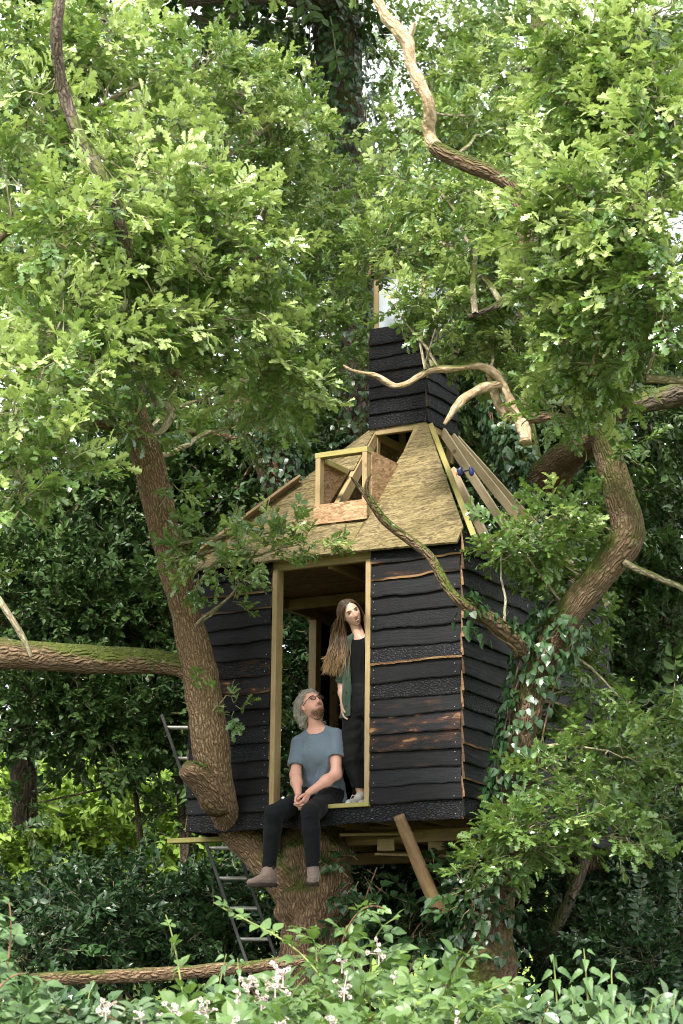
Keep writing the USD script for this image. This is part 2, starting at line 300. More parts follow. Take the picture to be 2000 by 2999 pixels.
M['char'] = mat('charred_board', {
    'tc': ('texture_coordinate', {}), 'oi': ('object_info', {}), 'at': ('attribute', {'attribute': 'raw'}), 'bn': ('attribute', {'attribute': 'burn'}), 'sd': ('attribute', {'attribute': 'crackle'}),
    'of': ('vector_math', {'math_type': 'scale', 'scale': 37.0}), 'ad': ('vector_math', {'math_type': 'add'}),
    'm1': ('mapping', {'scale': (26, 64, 1)}), 'nw': ('noise_texture', {'scale': 22.0, 'detail': 2.0}), 'nm': ('vector_math', {'math_type': 'scale', 'scale': 1.3}), 'na': ('vector_math', {'math_type': 'add'}),
    'vo': ('voronoi_texture', {'feature': 'distance_to_edge', 'scale': 1.0}), 'vr': ('map_range', {'from_max': 0.25, 'clamp': True}),
    'm2': ('mapping', {'scale': (4, 70, 1)}), 'gr': ('noise_texture', {'scale': 1.0, 'detail': 4.0, 'roughness': 0.6, 'distortion': 0.4}),
    'hx': ('mix_float', {}), 'rw': ('math', {'math_type': 'multiply_add', 'value2': 0.5, 'value3': -0.2}), 'rv': ('math', {'math_type': 'add'}),
    'ra': ('rgb_ramp', {'ramp': [(0.1, (0.0008, 0.0008, 0.001)), (0.55, (0.0020, 0.0020, 0.0025)), (0.95, (0.0085, 0.009, 0.0115))]}),  # slight blue in the char colour stands in for a cool sheen
    'm3': ('mapping', {'scale': (5, 20, 1)}), 'bm': ('noise_texture', {'scale': 1.0, 'detail': 3.0, 'roughness': 0.55}), 'bs': ('math', {'math_type': 'multiply_add', 'value2': 0.8}),
    'br': ('map_range', {'from_min': 0.70, 'from_max': 0.79, 'clamp': True}), 'b0': ('math', {'math_type': 'multiply', 'use_clamp': True}),
    'bg': ('map_range', {'from_min': 0.58, 'from_max': 0.85, 'to_max': 0.6, 'clamp': True}),
    'c0': ('mix_color', {'b': (0.10, 0.036, 0.012)}),
    'm4': ('mapping', {'scale': (3, 40, 1)}), 'g2': ('noise_texture', {'scale': 1.0, 'detail': 3.0}), 'wr': ('rgb_ramp', {'ramp': [(0.3, (0.13, 0.062, 0.028)), (0.7, (0.34, 0.20, 0.098))]}),
    'c1': ('mix_color', {}), 'c2': ('mix_color', {}),
    'ro': ('map_range', {'from_min': 0.2, 'from_max': 0.9, 'to_min': 0.72, 'to_max': 0.42, 'clamp': True}),
    'p': ('principled_bsdf', {'specular_ior_level': 0.2}), 'bu': ('bump', {'strength': 0.6, 'distance': 0.006}),
}, [('oi.random', 'of.vector1'), ('tc.UV', 'ad.vector1'), ('ad.vector', 'm1.vector'), ('ad.vector', 'nw.vector'), ('nw.color', 'nm.vector1'), ('m1.vector', 'na.vector1'), ('nm.vector', 'na.vector2'), ('na.vector', 'vo.vector'),
    ('vo.distance', 'vr.value'), ('ad.vector', 'm2.vector'), ('m2.vector', 'gr.vector'), ('sd.fac', 'hx.fac'), ('gr.fac', 'hx.a'), ('vr.result', 'hx.b'), ('hx.result', 'rv.value1'), ('oi.random', 'rw.value1'), ('rw.value', 'rv.value2'), ('rv.value', 'ra.fac'),
    ('ad.vector', 'm3.vector'), ('m3.vector', 'bm.vector'), ('bm.fac', 'bs.value1'), ('bn.fac', 'bs.value3'), ('bs.value', 'br.value'), ('bs.value', 'bg.value'), ('bg.result', 'c0.fac'), ('ra.color', 'c0.a'),
    ('ad.vector', 'm4.vector'), ('m4.vector', 'g2.vector'), ('g2.fac', 'wr.fac'), ('br.result', 'c1.fac'), ('c0.result', 'c1.a'), ('wr.color', 'c1.b'), ('at.fac', 'c2.fac'), ('c1.result', 'c2.a'), ('wr.color', 'c2.b'),
    ('c2.result', 'p.base_color'), ('hx.result', 'ro.value'), ('ro.result', 'p.roughness'), ('hx.result', 'bu.height'), ('bu.normal', 'p.normal')])

def plain(name, color, rough=0.6, spec=0.4, var=0.25, scale=20.0, bump=0.0, metal=0.0, dist=0.003):
    c = np.array(color)
    return mat(name, {'ge': ('texture_coordinate', {}), 'no': ('noise_texture', {'scale': scale, 'detail': 4.0, 'roughness': 0.6}),
        'ra': ('rgb_ramp', {'ramp': [(0.25, tuple(c * (1 - var))), (0.75, tuple(c * (1 + var)))]}),
        'p': ('principled_bsdf', {'roughness': rough, 'specular_ior_level': spec, 'metallic': metal}), 'bu': ('bump', {'strength': bump, 'distance': dist})},
        [('ge.object', 'no.vector'), ('no.fac', 'ra.fac'), ('ra.color', 'p.base_color'), ('no.fac', 'bu.height'), ('bu.normal', 'p.normal')])
M['metal'] = plain('dull_aluminium', (0.42, 0.41, 0.38), 0.45, 0.5, 0.3, 9.0, 0.1, 0.7)
M['stile'] = plain('dark_ladder_rail', (0.04, 0.04, 0.038), 0.5, 0.4, 0.4, 9.0, 0.1, 0.3)
M['earth'] = plain('leaf_litter_soil', (0.045, 0.034, 0.02), 0.95, 0.2, 0.6, 5.0, 0.8, 0, 0.03)
M['grass'] = plain('grassy_ground', (0.12, 0.17, 0.03), 0.95, 0.2, 0.5, 1.2, 0.5, 0, 0.03)
M['white_panel'] = plain('translucent_sheet', (0.42, 0.46, 0.50), 0.25, 0.5, 0.06, 2.0)
M['nail'] = plain('galvanised_nail', (0.32, 0.32, 0.32), 0.5, 0.5, 0.1, 9.0, 0, 0.6)
M['blue_plastic'] = plain('blue_plastic', (0.012, 0.02, 0.11), 0.35, 0.5, 0.2)
M['orange_plastic'] = plain('orange_plastic', (0.6, 0.2, 0.04), 0.4, 0.5, 0.2)
M['petal'] = plain('bramble_petal', (0.50, 0.37, 0.38), 0.6, 0.3, 0.15, 30.0)
M['cane'] = plain('bramble_cane', (0.17, 0.20, 0.06), 0.6, 0.4, 0.4, 14.0)
M['cane_red'] = plain('red_bramble_cane', (0.17, 0.08, 0.04), 0.6, 0.4, 0.4, 14.0)
M['bud'] = plain('bramble_bud', (0.20, 0.26, 0.12), 0.7, 0.3, 0.3, 40.0)
# ------------------------------------------------------------------ ground
def terrain(x, y):
    x, y = np.asarray(x, float), np.asarray(y, float)
    t = np.clip((y - 5.0) / 11.0, 0, 1); t = t * t * (3 - 2 * t)
    far = np.clip((y - 33) / 45.0, 0, 1); far = far * far * (3 - 2 * far)
    return 1.95 * t + 8.5 * far + 0.14 * (meshkit.fbm(np.stack([x * 0.5, y * 0.5, 0 * x], -1), 3, 2) - 0.5)
gx = np.concatenate([[-900, -300, -120, -60], np.linspace(-30, 30, 90), [60, 120, 300, 900]]); gy = np.concatenate([[-900, -200, -50, -15], np.linspace(-6, 36, 90)])
def ground_sheet(name, gx, gy, mat, dz=0.0):
    GX, GY = np.meshgrid(gx, gy); ni, nj = GX.shape
    gi, gj = np.meshgrid(np.arange(ni - 1), np.arange(nj - 1), indexing='ij'); q0 = gi * nj + gj
    obj(name, (np.stack([GX, GY, terrain(GX, GY) + dz], -1).reshape(-1, 3), np.stack([q0, q0 + 1, q0 + nj + 1, q0 + nj], -1).reshape(-1, 4)), mat, None, smooth=True, kind='structure')
ground_sheet('ground', gx, np.linspace(7, 36, 70), M['earth'])
ground_sheet('field', gx, np.concatenate([[-900, -200, -50, -15], np.linspace(-6, 7, 20)]), M['grass'])
ground_sheet('meadow', gx, np.concatenate([np.linspace(36, 80, 40), [120, 200, 400, 1200]]), M['grass'])

# ------------------------------------------------------------------ leaves and sprays
def leaf(stations, L, fold=0.25, curl=0.25, w=1.0, tooth=0.0, rng=None):
    """A leaf along +x, face up: stations are (share of length, half width over length)."""
    t = np.array([s[0] for s in stations]) * L; hw = np.array([s[1] for s in stations]) * L * w
    x = t; z0 = -curl * L * (t / L) ** 2
    mid = np.stack([x, 0 * x, z0], -1)
    l = np.stack([x + hw * 0.15, hw, z0 + fold * hw], -1); r = np.stack([x + hw * 0.15, -hw, z0 + fold * hw], -1)
    v = np.vstack([mid, l, r]); n = len(t); f = []
    for i in range(n - 1):
        f += [(i, i+1, n+i+1), (i, n+i+1, n+i), (i, 2*n+i+1, i+1), (i, 2*n+i, 2*n+i+1)]
    return v, np.array(f)
OAK = [(0, .02), (.12, .05), (.26, .18), (.34, .07), (.50, .29), (.58, .11), (.73, .33), (.81, .15), (.92, .19), (1.0, .03)]
OVATE = [(0, .02), (.15, .20), (.40, .31), (.70, .22), (1.0, .01)]
IVY = [(0, .30), (.12, .46), (.30, .36), (.45, .40), (.72, .20), (1.0, .01)]
NETTLE = [(0, .05), (.08, .24), (.2, .30), (.24, .26), (.4, .27), (.44, .22), (.62, .18), (.66, .14), (.84, .08), (1, .0)]
BRAM = [(0, .03), (.10, .19), (.16, .22), (.20, .24), (.36, .33), (.41, .31), (.58, .29), (.63, .25), (.80, .14), (.84, .11), (1, .0)]
def frame_from(x, up, roll=0.0):
    x = unit(x); y = np.cross(up, x)
    if np.linalg.norm(y) < 1e-4: y = np.cross([0, 1, 0.1], x)
    y = unit(y); z = np.cross(x, y)
    c, s = math.cos(roll), math.sin(roll)
    return np.stack([x, y * c + z * s, z * c - y * s])          # rows
def put(m, fr, p, s=1.0):
    return m[0] * s @ fr + p, m[1]
def make_spray(seed, stations=OAK, n=13, L=(0.06, 0.105), length=0.22, w=1.0, flat=0.55, pairs=False):
    r = np.random.default_rng(seed); parts = []; tw = []
    pts = np.array([[0, 0, 0], [length * .35, r.normal(0, .012), r.normal(0, .012)], [length * .7, r.normal(0, .02), r.normal(0, .02)], [length, r.normal(0, .02), r.normal(0, .02)]])
    sp = spline(pts, 7); tw.append(tube(sp, np.linspace(.0042, .0018, 7), 4, caps=False)[:2])
    for i in range(n):
        u = 0.25 + 0.75 * (i / (n - 1)) ** 0.8
        p = sp[min(6, int(u * 6))] + r.normal(0, .006, 3)
        side = 1 if i % 2 else -1
        a = r.uniform(0.5, 1.25) * side if u < .85 else r.uniform(-1.1, 1.1)
        d = np.array([math.cos(a), math.sin(a), r.normal(0.12, flat * .55)])
        lf = leaf(stations, r.uniform(*L) * (0.85 + .3 * (u > .5)), r.uniform(.1, .45), r.uniform(-.05, .5), w * r.uniform(.85, 1.15))
        parts.append(put(lf, frame_from(d, unit([r.normal(0, flat * .7), r.normal(0, flat * .7), 1]), 0), p))
    return joined(parts), joined(tw)
PROTO = stage.CreateClassPrim('/World/leaf_sprays')
def proto(name, spray, lm, tm='twig'):
    path = f'/World/leaf_sprays/{name}'
    UsdGeom.Xform.Define(stage, path)
    usdkit.mesh(stage, path + '/leaves', spray[0], M[lm], smooth=False)
    if spray[1] is not None: usdkit.mesh(stage, path + '/twig', spray[1], M[tm], smooth=True)
    return path
SPRAYS = [make_spray(50 + k, OAK, 14 + k % 4, (0.05, 0.092), .24) for k in range(6)]
SP = {'oak': [proto(f'oak_{k}', s, 'oak_leaf') for k, s in enumerate(SPRAYS)],
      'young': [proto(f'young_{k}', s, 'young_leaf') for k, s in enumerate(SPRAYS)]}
FAR = [make_spray(80 + k, OVATE, 20, (0.045, 0.08), 0.32, 1.0, 0.75) for k in range(5)]
SP['far'] = [proto(f'far_{k}', s, 'far_leaf') for k, s in enumerate(FAR)]
SP['field'] = [proto(f'field_{k}', s, 'field_leaf') for k, s in enumerate(FAR)]
IVYS = [make_spray(95 + k, IVY, 9, (0.05, 0.085), 0.25, 1.0, 0.7) for k in range(4)]
SP['ivy'] = [proto(f'ivy_{k}', s, 'ivy_leaf', 'ivy_stem') for k, s in enumerate(IVYS)]
def make_bough(seed, sprays, n, rad=(.50, .50, .36)):
    r = np.random.default_rng(seed); A, B = [], []
    for k in range(n):
        d = unit(r.normal(0, 1, 3)); p = d * np.array(rad) * r.uniform(0, 1) ** .45 * (.75 + .5 * meshkit.noise(d[None] * 1.9 + seed, 7)[0])
        fr = frame_from(unit(d * [1, 1, .5] + r.normal(0, .45, 3) + [0, 0, .1]), unit([0, 0, 1] + r.normal(0, .3, 3) + d * .3)); s = sprays[r.integers(len(sprays))]; q = r.uniform(.8, 1.2)
        A.append(put(s[0], fr, p, q)); B.append(put(s[1], fr, p, q))
    return joined(A), joined(B)
SP['far+'] = [proto(f'far_bough_{k}', make_bough(700 + k, FAR, 26), 'far_leaf') for k in range(4)]
SP['shade+'] = [proto(f'shade_bough_{k}', make_bough(760 + k, FAR, 26), 'ivy_leaf') for k in range(3)]  # far leaf shapes in dark ivy colour, shade put into the shrubs
SP['field+'] = [proto(f'field_bough_{k}', make_bough(720 + k, FAR, 22), 'field_leaf') for k in range(2)]
SP['oak+'] = [proto(f'oak_bough_{k}', make_bough(740 + k, SPRAYS, 24), 'oak_leaf') for k in range(4)]
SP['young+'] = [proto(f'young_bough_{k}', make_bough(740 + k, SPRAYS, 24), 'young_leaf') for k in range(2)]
def quats(fr):
    """Quaternions (w, x, y, z) of frames whose rows are the axes."""
    m = np.transpose(fr, (0, 2, 1))
    from scipy.spatial.transform import Rotation
    q = Rotation.from_matrix(m).as_quat()
    return q[:, [3, 0, 1, 2]]
def scatter(name, parent, kinds, P, X, UP, S, seed=0, **tags):
    """One PointInstancer of sprays at P whose axes run along X. kinds: an index into a list of kind names per point."""
    names = sorted(set(kinds)); protos = [p for k in names for p in SP[k]]
    base = {k: sum(len(SP[j]) for j in names[:i]) for i, k in enumerate(names)}
    r = np.random.default_rng(seed)
    idx = np.array([base[k] + r.integers(len(SP[k])) for k in kinds], np.int32)
    fr = np.stack([frame_from(x, u) for x, u in zip(X, UP)])
    pi = UsdGeom.PointInstancer.Define(stage, path_for(name, parent))
    own = []
    for p in protos:
        x = UsdGeom.Xform.Define(stage, f'{pi.GetPath()}/{p.split("/")[-1]}')
        x.GetPrim().GetReferences().AddInternalReference(p); own.append(x.GetPath())
    pi.CreatePrototypesRel().SetTargets(own)
    pi.CreateProtoIndicesAttr(Vt.IntArray.FromNumpy(idx))
    pi.CreatePositionsAttr(Vt.Vec3fArray.FromNumpy(np.asarray(P, np.float32)))
    q = quats(fr)
    pi.CreateOrientationsAttr(Vt.QuathArray([Gf.Quath(float(a), float(b), float(c), float(d)) for a, b, c, d in q]))
    pi.CreateScalesAttr(Vt.Vec3fArray.FromNumpy(np.repeat(np.asarray(S, np.float32)[:, None], 3, 1)))
    return tag(pi, kind='stuff', **tags)
class Crown:
    """Collects sprays of one tree: clumps given as surveyed centre, distance, half sizes (surveyed pixels across and up, metres deep)."""
    def __init__(self, seed): self.r = np.random.default_rng(seed); self.P, self.X, self.U, self.S, self.K, self.C = [], [], [], [], [], []
    def clump(self, c, rad, n, kind='oak', young=0.0, scale=1.0, droop=0.0, shell=0.45, young_kind='young'):
        r = self.r; c = np.asarray(c, float); rad = np.asarray(rad, float)
        if self.bough:
            n = max(1, int(round(n / 17))); rad = np.maximum(rad - .3 * scale, .12); kind += '+'; young_kind += '+'; shell = .6
        d = unit(r.normal(0, 1, (n, 3))); rr = r.uniform(0, 1, n) ** shell
        warp = 0.72 + 0.56 * meshkit.noise(c * 3 + d * 1.9, 7)
        p = c + d * rad * (rr * warp)[:, None]
        x = unit(d * [1, 1, .55] + r.normal(0, .45, (n, 3)) + [0, 0, .12 - droop])
        if self.bough: x = unit(np.stack([r.normal(0, 1, n), r.normal(0, 1, n), r.normal(0, .12, n)], -1))
        up = unit(np.array([0, 0, 1.0]) + r.normal(0, .30, (n, 3)) + d * [.75, .75, .1])
        self.P.append(p); self.X.append(x); self.U.append(up); self.S.append(scale * r.uniform(.8, 1.25, n))
        self.K += [young_kind if (rr[i] * warp[i] > .52 and d[i, 2] > -.45 and r.uniform() < young) else kind for i in range(n)]  # outer sprays not facing down get the highlight-paled leaves
        self.C.append(c)
    thin, bough = 1.0, False
    def view(self, vx, vy, y, rx, ry, depth, n, **k):
        n = int(n * self.thin)
        self.clump(at(vx, vy, y), (rx * mpp(y), depth, ry * mpp(y)), n, **k)
    def build(self, parent, name='foliage', parts=0, part_mats=None, **tags):
        P, X, U, S, K = np.vstack(self.P), np.vstack(self.X), np.vstack(self.U), np.concatenate(self.S), np.array(self.K)
        rest = np.ones(len(P), bool)
        if parts:
            q = P - EYE; y = q @ CAM_F; sx = q @ CAM_R / y * FOCAL; sy = q @ CAM_U / y * FOCAL
            ok = (abs(sx) < 1000) & (abs(sy) < 1500)
            # spread over the picture: the sprays nearest to the lens in each small cell come first
            order = sorted(np.nonzero(ok)[0], key=lambda i: y[i])
            seen, pick = {}, []
            for i in order:
                c = (int(sx[i] // 70), int(sy[i] // 70))
                if seen.get(c, 0) < 1:
                    seen[c] = seen.get(c, 0) + 1; pick.append(i)
                if len(pick) >= parts: break
            rest[pick] = False
            for n_, i in enumerate(pick):
                src = joined((SPRAYS if K[i] in ('oak', 'young') else FAR)[n_ % 5])
                v, f = put(src, frame_from(X[i], U[i]), P[i], S[i])
                obj('leaf_spray', (v, f), M[{'oak': 'oak_leaf', 'young': 'young_leaf', 'far': 'far_leaf', 'ivy': 'ivy_leaf', 'field': 'field_leaf'}[K[i].rstrip('+')]], parent)
        scatter(name, parent, list(K[rest]), P[rest], X[rest], U[rest], S[rest], 1, **tags)
        return P
def limb(pts, sides=20, n=None, rough=0.22, seed=1, start=0.0, freq=6.0):
    """pts: rows of surveyed x, y, distance, half width in surveyed pixels."""
    w = np.array([[*at(a, b, y), rp * mpp(y)] for a, b, y, rp in pts])
    L = np.linalg.norm(np.diff(w[:, :3], axis=0), axis=1).sum()
    s = spline(w, n or max(12, int(L / 0.035)))
    return tube(s[:, :3], s[:, 3], sides, rough, seed, start=start, freq=freq)
def twigs(crown, trunk_pts, r, n, rad=0.006, longest=0.55):
    """Branchlets from the limbs to the clumps, then thin crooked twigs to some of the sprays."""
    out = []; T = np.vstack(trunk_pts)
    def wand(a, p, k0, r0, r1, lift):
        L = np.linalg.norm(p - a); k = max(4, int(L / 0.12)); t = np.linspace(0, 1, k)[:, None]
        m = a + (p - a) * t + np.cumsum(r.normal(0, .02, (k, 3)), 0) * np.sin(t * np.pi) ** .5 + [0, 0, 1] * (t * (1 - t)) * L * r.uniform(*lift)
        out.append(tube(m, np.linspace(r0, r1, k), k0, .15, int(r.integers(1000)), caps=False)); return m
    pts = [T]
    for c in crown.C:
        d = np.linalg.norm(T - c, axis=1); a = T[np.argmin(d * r.uniform(.75, 1.25, len(d)))]; L = np.linalg.norm(c - a)
        if .2 < L < 2.6: pts.append(wand(a, c, 6, .008 + .009 * L, .006, (-.2, .4)))
    A = np.vstack(pts); P = np.vstack(crown.P)
    for p in P[r.choice(len(P), min(n, len(P)), replace=False)]:
        d = np.linalg.norm(A - p, axis=1); a = A[np.argmin(d * r.uniform(.8, 1.2, len(d)))]; L = np.linalg.norm(p - a)
        if .12 < L < longest: wand(a, p, 4, rad * (1 + L), rad * .4, (-.1, .3))
    return out
def limb_part(name, pts, mat, parent, label=None, **k):
    v, f, u = limb(pts, **k)
    obj(name, (v, f), M[mat], parent, smooth=True, uv=u, **({'label': label} if label else {}))
    return v[::7]

# ------------------------------------------------------------------ the two oaks that carry the house
left_oak = thing('oak_tree', 'left oak with bare leaning trunk rising across the left end of the black front wall', 'tree')
T1 = []
T1.append(limb_part('trunk', [(742, 2300, 19.45, 112), (735, 2215, 19.45, 96), (728, 2130, 19.45, 84), (722, 2050, 19.45, 82), (722, 1975, 19.5, 80), (722, 1900, 19.6, 66)], 'oak_bark', left_oak, 'broad rugged foot of the trunk below the floor', sides=56, rough=0.5, seed=3, freq=8))
T1.append(limb_part('trunk', [(705, 2080, 19.45, 53.9), (640, 2005, 19.45, 47.0), (575, 1940, 19.5, 38.3), (535, 1900, 19.48, 34.8), (512, 1850, 19.22, 34.8), (492, 1770, 19.02, 38.3), (480, 1680, 18.98, 43.5), (462, 1570, 18.98, 40.9), (435, 1440, 18.95, 36.5), (395, 1290, 18.9, 34.8), (362, 1150, 18.8, 34.8), (335, 1040, 18.7, 36.5), (312, 960, 18.5, 31.3), (304, 890, 18.3, 22.6)], 'oak_bark', left_oak, sides=30, rough=0.2, seed=5))
T1.append(limb_part('limb', [(306, 905, 18.35, 26), (302, 860, 18.1, 24), (302, 760, 17.2, 20), (296, 680, 15.9, 18), (288, 580, 14.7, 15), (255, 450, 14.5, 13), (165, 270, 15.1, 14), (132, 130, 15.0, 14), (150, -40, 15.0, 11)], 'dark_bark', left_oak, 'dark upper limb winding up through the leaves', sides=16, rough=0.3, seed=6))
T1.append(limb_part('limb_stub', [(506, 1850, 19.2, 30), (475, 1805, 19.0, 33), (452, 1782, 18.92, 34), (430, 1768, 18.86, 30), (420, 1763, 18.84, 20)], 'oak_bark', left_oak, 'broken knobbly stub on the lower left of the trunk', sides=24, rough=0.6, seed=8, freq=9))
T1.append(limb_part('limb', [(455, 1560, 19.0, 30), (410, 1528, 19.0, 28), (330, 1518, 19.0, 29), (150, 1510, 18.9, 31), (-80, 1490, 18.8, 34)], 'mossy_bark', left_oak, 'thick mossy level limb reaching out of the picture', sides=24, rough=0.25, seed=9))
T1.append(limb_part('limb', [(335, 1030, 18.7, 30), (290, 985, 18.65, 26), (235, 965, 18.5, 22), (160, 985, 18.3, 23), (80, 1010, 18.1, 20), (-60, 960, 17.8, 20)], 'mossy_bark', left_oak, sides=20, rough=0.25, seed=10))
T1.append(limb_part('limb', [(308, 900, 18.3, 22), (350, 870, 18.0, 17), (395, 855, 17.8, 14), (405, 845, 17.7, 9)], 'mossy_bark', left_oak, sides=14, rough=0.4, seed=11))
T1.append(limb_part('limb', [(300, 900, 18.3, 22), (200, 850, 17.5, 22), (90, 825, 17, 20), (-60, 820, 16.5, 20)], 'mossy_bark', left_oak, sides=14, rough=0.3, seed=12))
T1.append(limb_part('limb', [(280, 560, 17.5, 14), (190, 520, 16, 17), (80, 510, 15.4, 18), (20, 520, 15.2, 20), (-60, 600, 15, 20)], 'mossy_bark', left_oak, sides=14, rough=0.3, seed=13))
T1.append(limb_part('limb', [(150, 250, 16.5, 10), (190, 270, 16.3, 9), (240, 240, 16, 7), (330, 190, 15.8, 4)], 'twig', left_oak, sides=8, rough=0.3, seed=14))
T1.append(limb_part('limb', [(300, 640, 17.8, 12), (400, 560, 16.6, 9), (500, 590, 16, 6), (600, 590, 15.8, 4)], 'twig', left_oak, sides=8, rough=0.3, seed=15))
T1.append(limb_part('limb', [(290, 520, 17.4, 12), (420, 420, 18, 10), (560, 330, 18.4, 7), (660, 250, 18.6, 4)], 'twig', left_oak, sides=8, rough=0.3, seed=16))
# lichened bough in front of the trunk
T1.append(limb_part('limb', [(290, 840, 15.6, 9), (330, 880, 15.5, 10), (352, 915, 15.5, 9), (390, 940, 15.5, 11), (385, 970, 15.5, 11), (368, 992, 15.5, 9), (355, 996, 15.5, 5)], 'twig', left_oak, 'crooked lichen covered bough end hanging before the trunk', sides=12, rough=0.5, seed=17))
T1.append(limb_part('limb', [(-20, 1350, 15.5, 7), (10, 1395, 15.4, 8), (45, 1450, 15.4, 7), (72, 1508, 15.4, 4)], 'twig', left_oak, sides=9, rough=0.4, seed=18))
for k, (a, b, c, d) in enumerate([(210, 560, 225, 800), (90, 900, 85, 1010), (190, 690, 140, 770), (205, 640, 235, 760)]):
    T1.append(limb_part('limb', [(a, b, 15.0, 6), ((a+c)/2 + 12, (b+d)/2, 15.0, 5.5), (c, d, 15.0, 3)], 'twig', left_oak, sides=8, rough=0.6, seed=30 + k))
c1 = Crown(21); c1.thin = .85
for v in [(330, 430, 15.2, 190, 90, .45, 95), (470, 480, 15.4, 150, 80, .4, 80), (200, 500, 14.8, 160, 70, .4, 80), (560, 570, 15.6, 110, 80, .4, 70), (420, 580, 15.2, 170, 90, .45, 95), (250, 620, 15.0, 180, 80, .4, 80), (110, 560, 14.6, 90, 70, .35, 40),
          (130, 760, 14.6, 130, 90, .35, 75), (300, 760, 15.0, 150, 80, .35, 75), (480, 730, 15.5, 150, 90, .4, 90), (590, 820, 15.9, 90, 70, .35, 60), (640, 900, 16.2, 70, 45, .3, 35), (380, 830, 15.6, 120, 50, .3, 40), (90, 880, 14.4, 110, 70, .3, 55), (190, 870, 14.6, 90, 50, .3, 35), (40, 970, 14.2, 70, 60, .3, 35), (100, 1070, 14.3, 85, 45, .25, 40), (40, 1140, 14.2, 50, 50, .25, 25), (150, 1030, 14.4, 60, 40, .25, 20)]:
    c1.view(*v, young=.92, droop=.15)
for v in [(90, 120, 16.0, 130, 120, .5, 80), (250, 150, 16.0, 140, 90, .5, 80), (210, 40, 16.3, 180, 70, .5, 80), (60, 280, 15.8, 110, 100, .5, 65), (170, 330, 15.8, 130, 80, .5, 60), (20, 400, 15.6, 80, 60, .5, 35), (330, 260, 16.2, 90, 80, .4, 45)]:
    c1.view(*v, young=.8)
for v in [(460, 160, 18.2, 130, 90, .6, 90), (560, 220, 18.6, 140, 90, .6, 100), (640, 330, 18.9, 110, 80, .6, 80), (480, 300, 18.3, 140, 90, .6, 90), (680, 260, 19.0, 70, 60, .4, 35), (400, 380, 17.8, 110, 60, .5, 50), (600, 440, 19.2, 130, 80, .6, 90)]:
    c1.view(*v[:6], int(v[6] * 1.45), young=.6, scale=.8)
for v in [(800, 420, 21.6, 90, 70, .5, 50), (720, 330, 21.6, 80, 60, .5, 36), (800, 620, 21.8, 90, 90, .5, 70), (880, 500, 21.4, 80, 60, .5, 44), (740, 560, 21.5, 80, 80, .5, 60), (700, 460, 21.0, 120, 110, .6, 90), (690, 640, 21.2, 130, 130, .7, 140), (620, 760, 20.8, 120, 110, .6, 110), (760, 780, 21.4, 90, 100, .5, 80), (560, 960, 20.5, 150, 70, .5, 90), (680, 900, 20.9, 90, 60, .5, 60), (480, 900, 19.8, 120, 60, .4, 60)]:
    c1.view(*v[:6], int(v[6] * 1.4), young=.25, scale=.8)
for v in [(80, 700, 17.5, 140, 130, .6, 100), (140, 900, 17.8, 140, 90, .6, 80)]:
    c1.view(*v, young=.0)
# sprigs low on the trunk and over the eave
for v in [(590, 1265, 18.2, 90, 28, .2, 26), (690, 1250, 18.3, 70, 25, .2, 20), (660, 1215, 18.3, 60, 30, .15, 12), (470, 1290, 18.4, 70, 35, .25, 24), (540, 1320, 18.2, 60, 20, .2, 12), (500, 1235, 18.6, 80, 30, .25, 22), (520, 1380, 18.6, 40, 16, .1, 6), (540, 1625, 18.8, 24, 24, .1, 7), (335, 1000, 18.4, 40, 40, .2, 14), (395, 1110, 18.6, 20, 50, .15, 6), (450, 1580, 18.75, 22, 18, .08, 4), (505, 1760, 18.9, 14, 12, .06, 3)]:
    c1.view(*v, young=.1, droop=.1, scale=.85)
# the top of the crown, above the picture
for v in [(-0.8, 19.5, 12.6, 1.8, 1.4, 1.0, 200), (-4.4, 18.0, 9.5, 1.4, 1.6, 1.5, 220), (-4.2, 19.0, 6.2, 1.2, 1.3, 1.2, 200), (-2.8, 20.5, 9.4, 1.5, 1.0, 1.4, 200)]:
    c1.clump(v[:3], v[3:6], v[6], young=.2, scale=1.25)
for v in [(330, 500, 15.8, 320, 260, .7, 170), (250, 850, 15.4, 240, 160, .6, 80), (180, 160, 16.2, 220, 200, .7, 80)]:
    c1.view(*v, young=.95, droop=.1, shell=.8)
rr = np.random.default_rng(5)
P1 = c1.build(left_oak, parts=300)
v, f, u = tubes(twigs(c1, T1, rr, 700)); obj('twigs', (v, f), M['twig'], left_oak, smooth=True, uv=u, kind='stuff')

right_oak = thing('oak_tree', 'right oak with elbowed ivy clad trunk rising beside the side wall', 'tree')
T2 = []
T2.append(limb_part('trunk', [(1098, 2290, 18.95, 88.2), (1112, 2190, 18.9, 68.9), (1128, 2090, 18.85, 52.1), (1152, 1990, 18.75, 42.0), (1176, 1880, 18.55, 37.0), (1192, 1750, 18.45, 34.4), (1212, 1620, 18.35, 34.4), (1250, 1500, 18.3, 34.4), (1312, 1400, 18.2, 34.4), (1392, 1300, 18.2, 35.3), (1428, 1258, 18.2, 38.6), (1442, 1218, 18.2, 40.3), (1428, 1160, 18.2, 35.3), (1402, 1060, 18.2, 32.8), (1375, 985, 18.2, 28.6), (1366, 930, 18.1, 23.5)], 'mossy_bark', right_oak, sides=34, rough=0.24, seed=41))
T2.append(limb_part('limb', [(1380, 990, 18.2, 26), (1412, 950, 18.1, 27), (1480, 925, 18.0, 25), (1600, 890, 17.8, 26)], 'dark_bark', right_oak, 'thick limb reaching right out of the picture', sides=22, rough=0.25, seed=42))
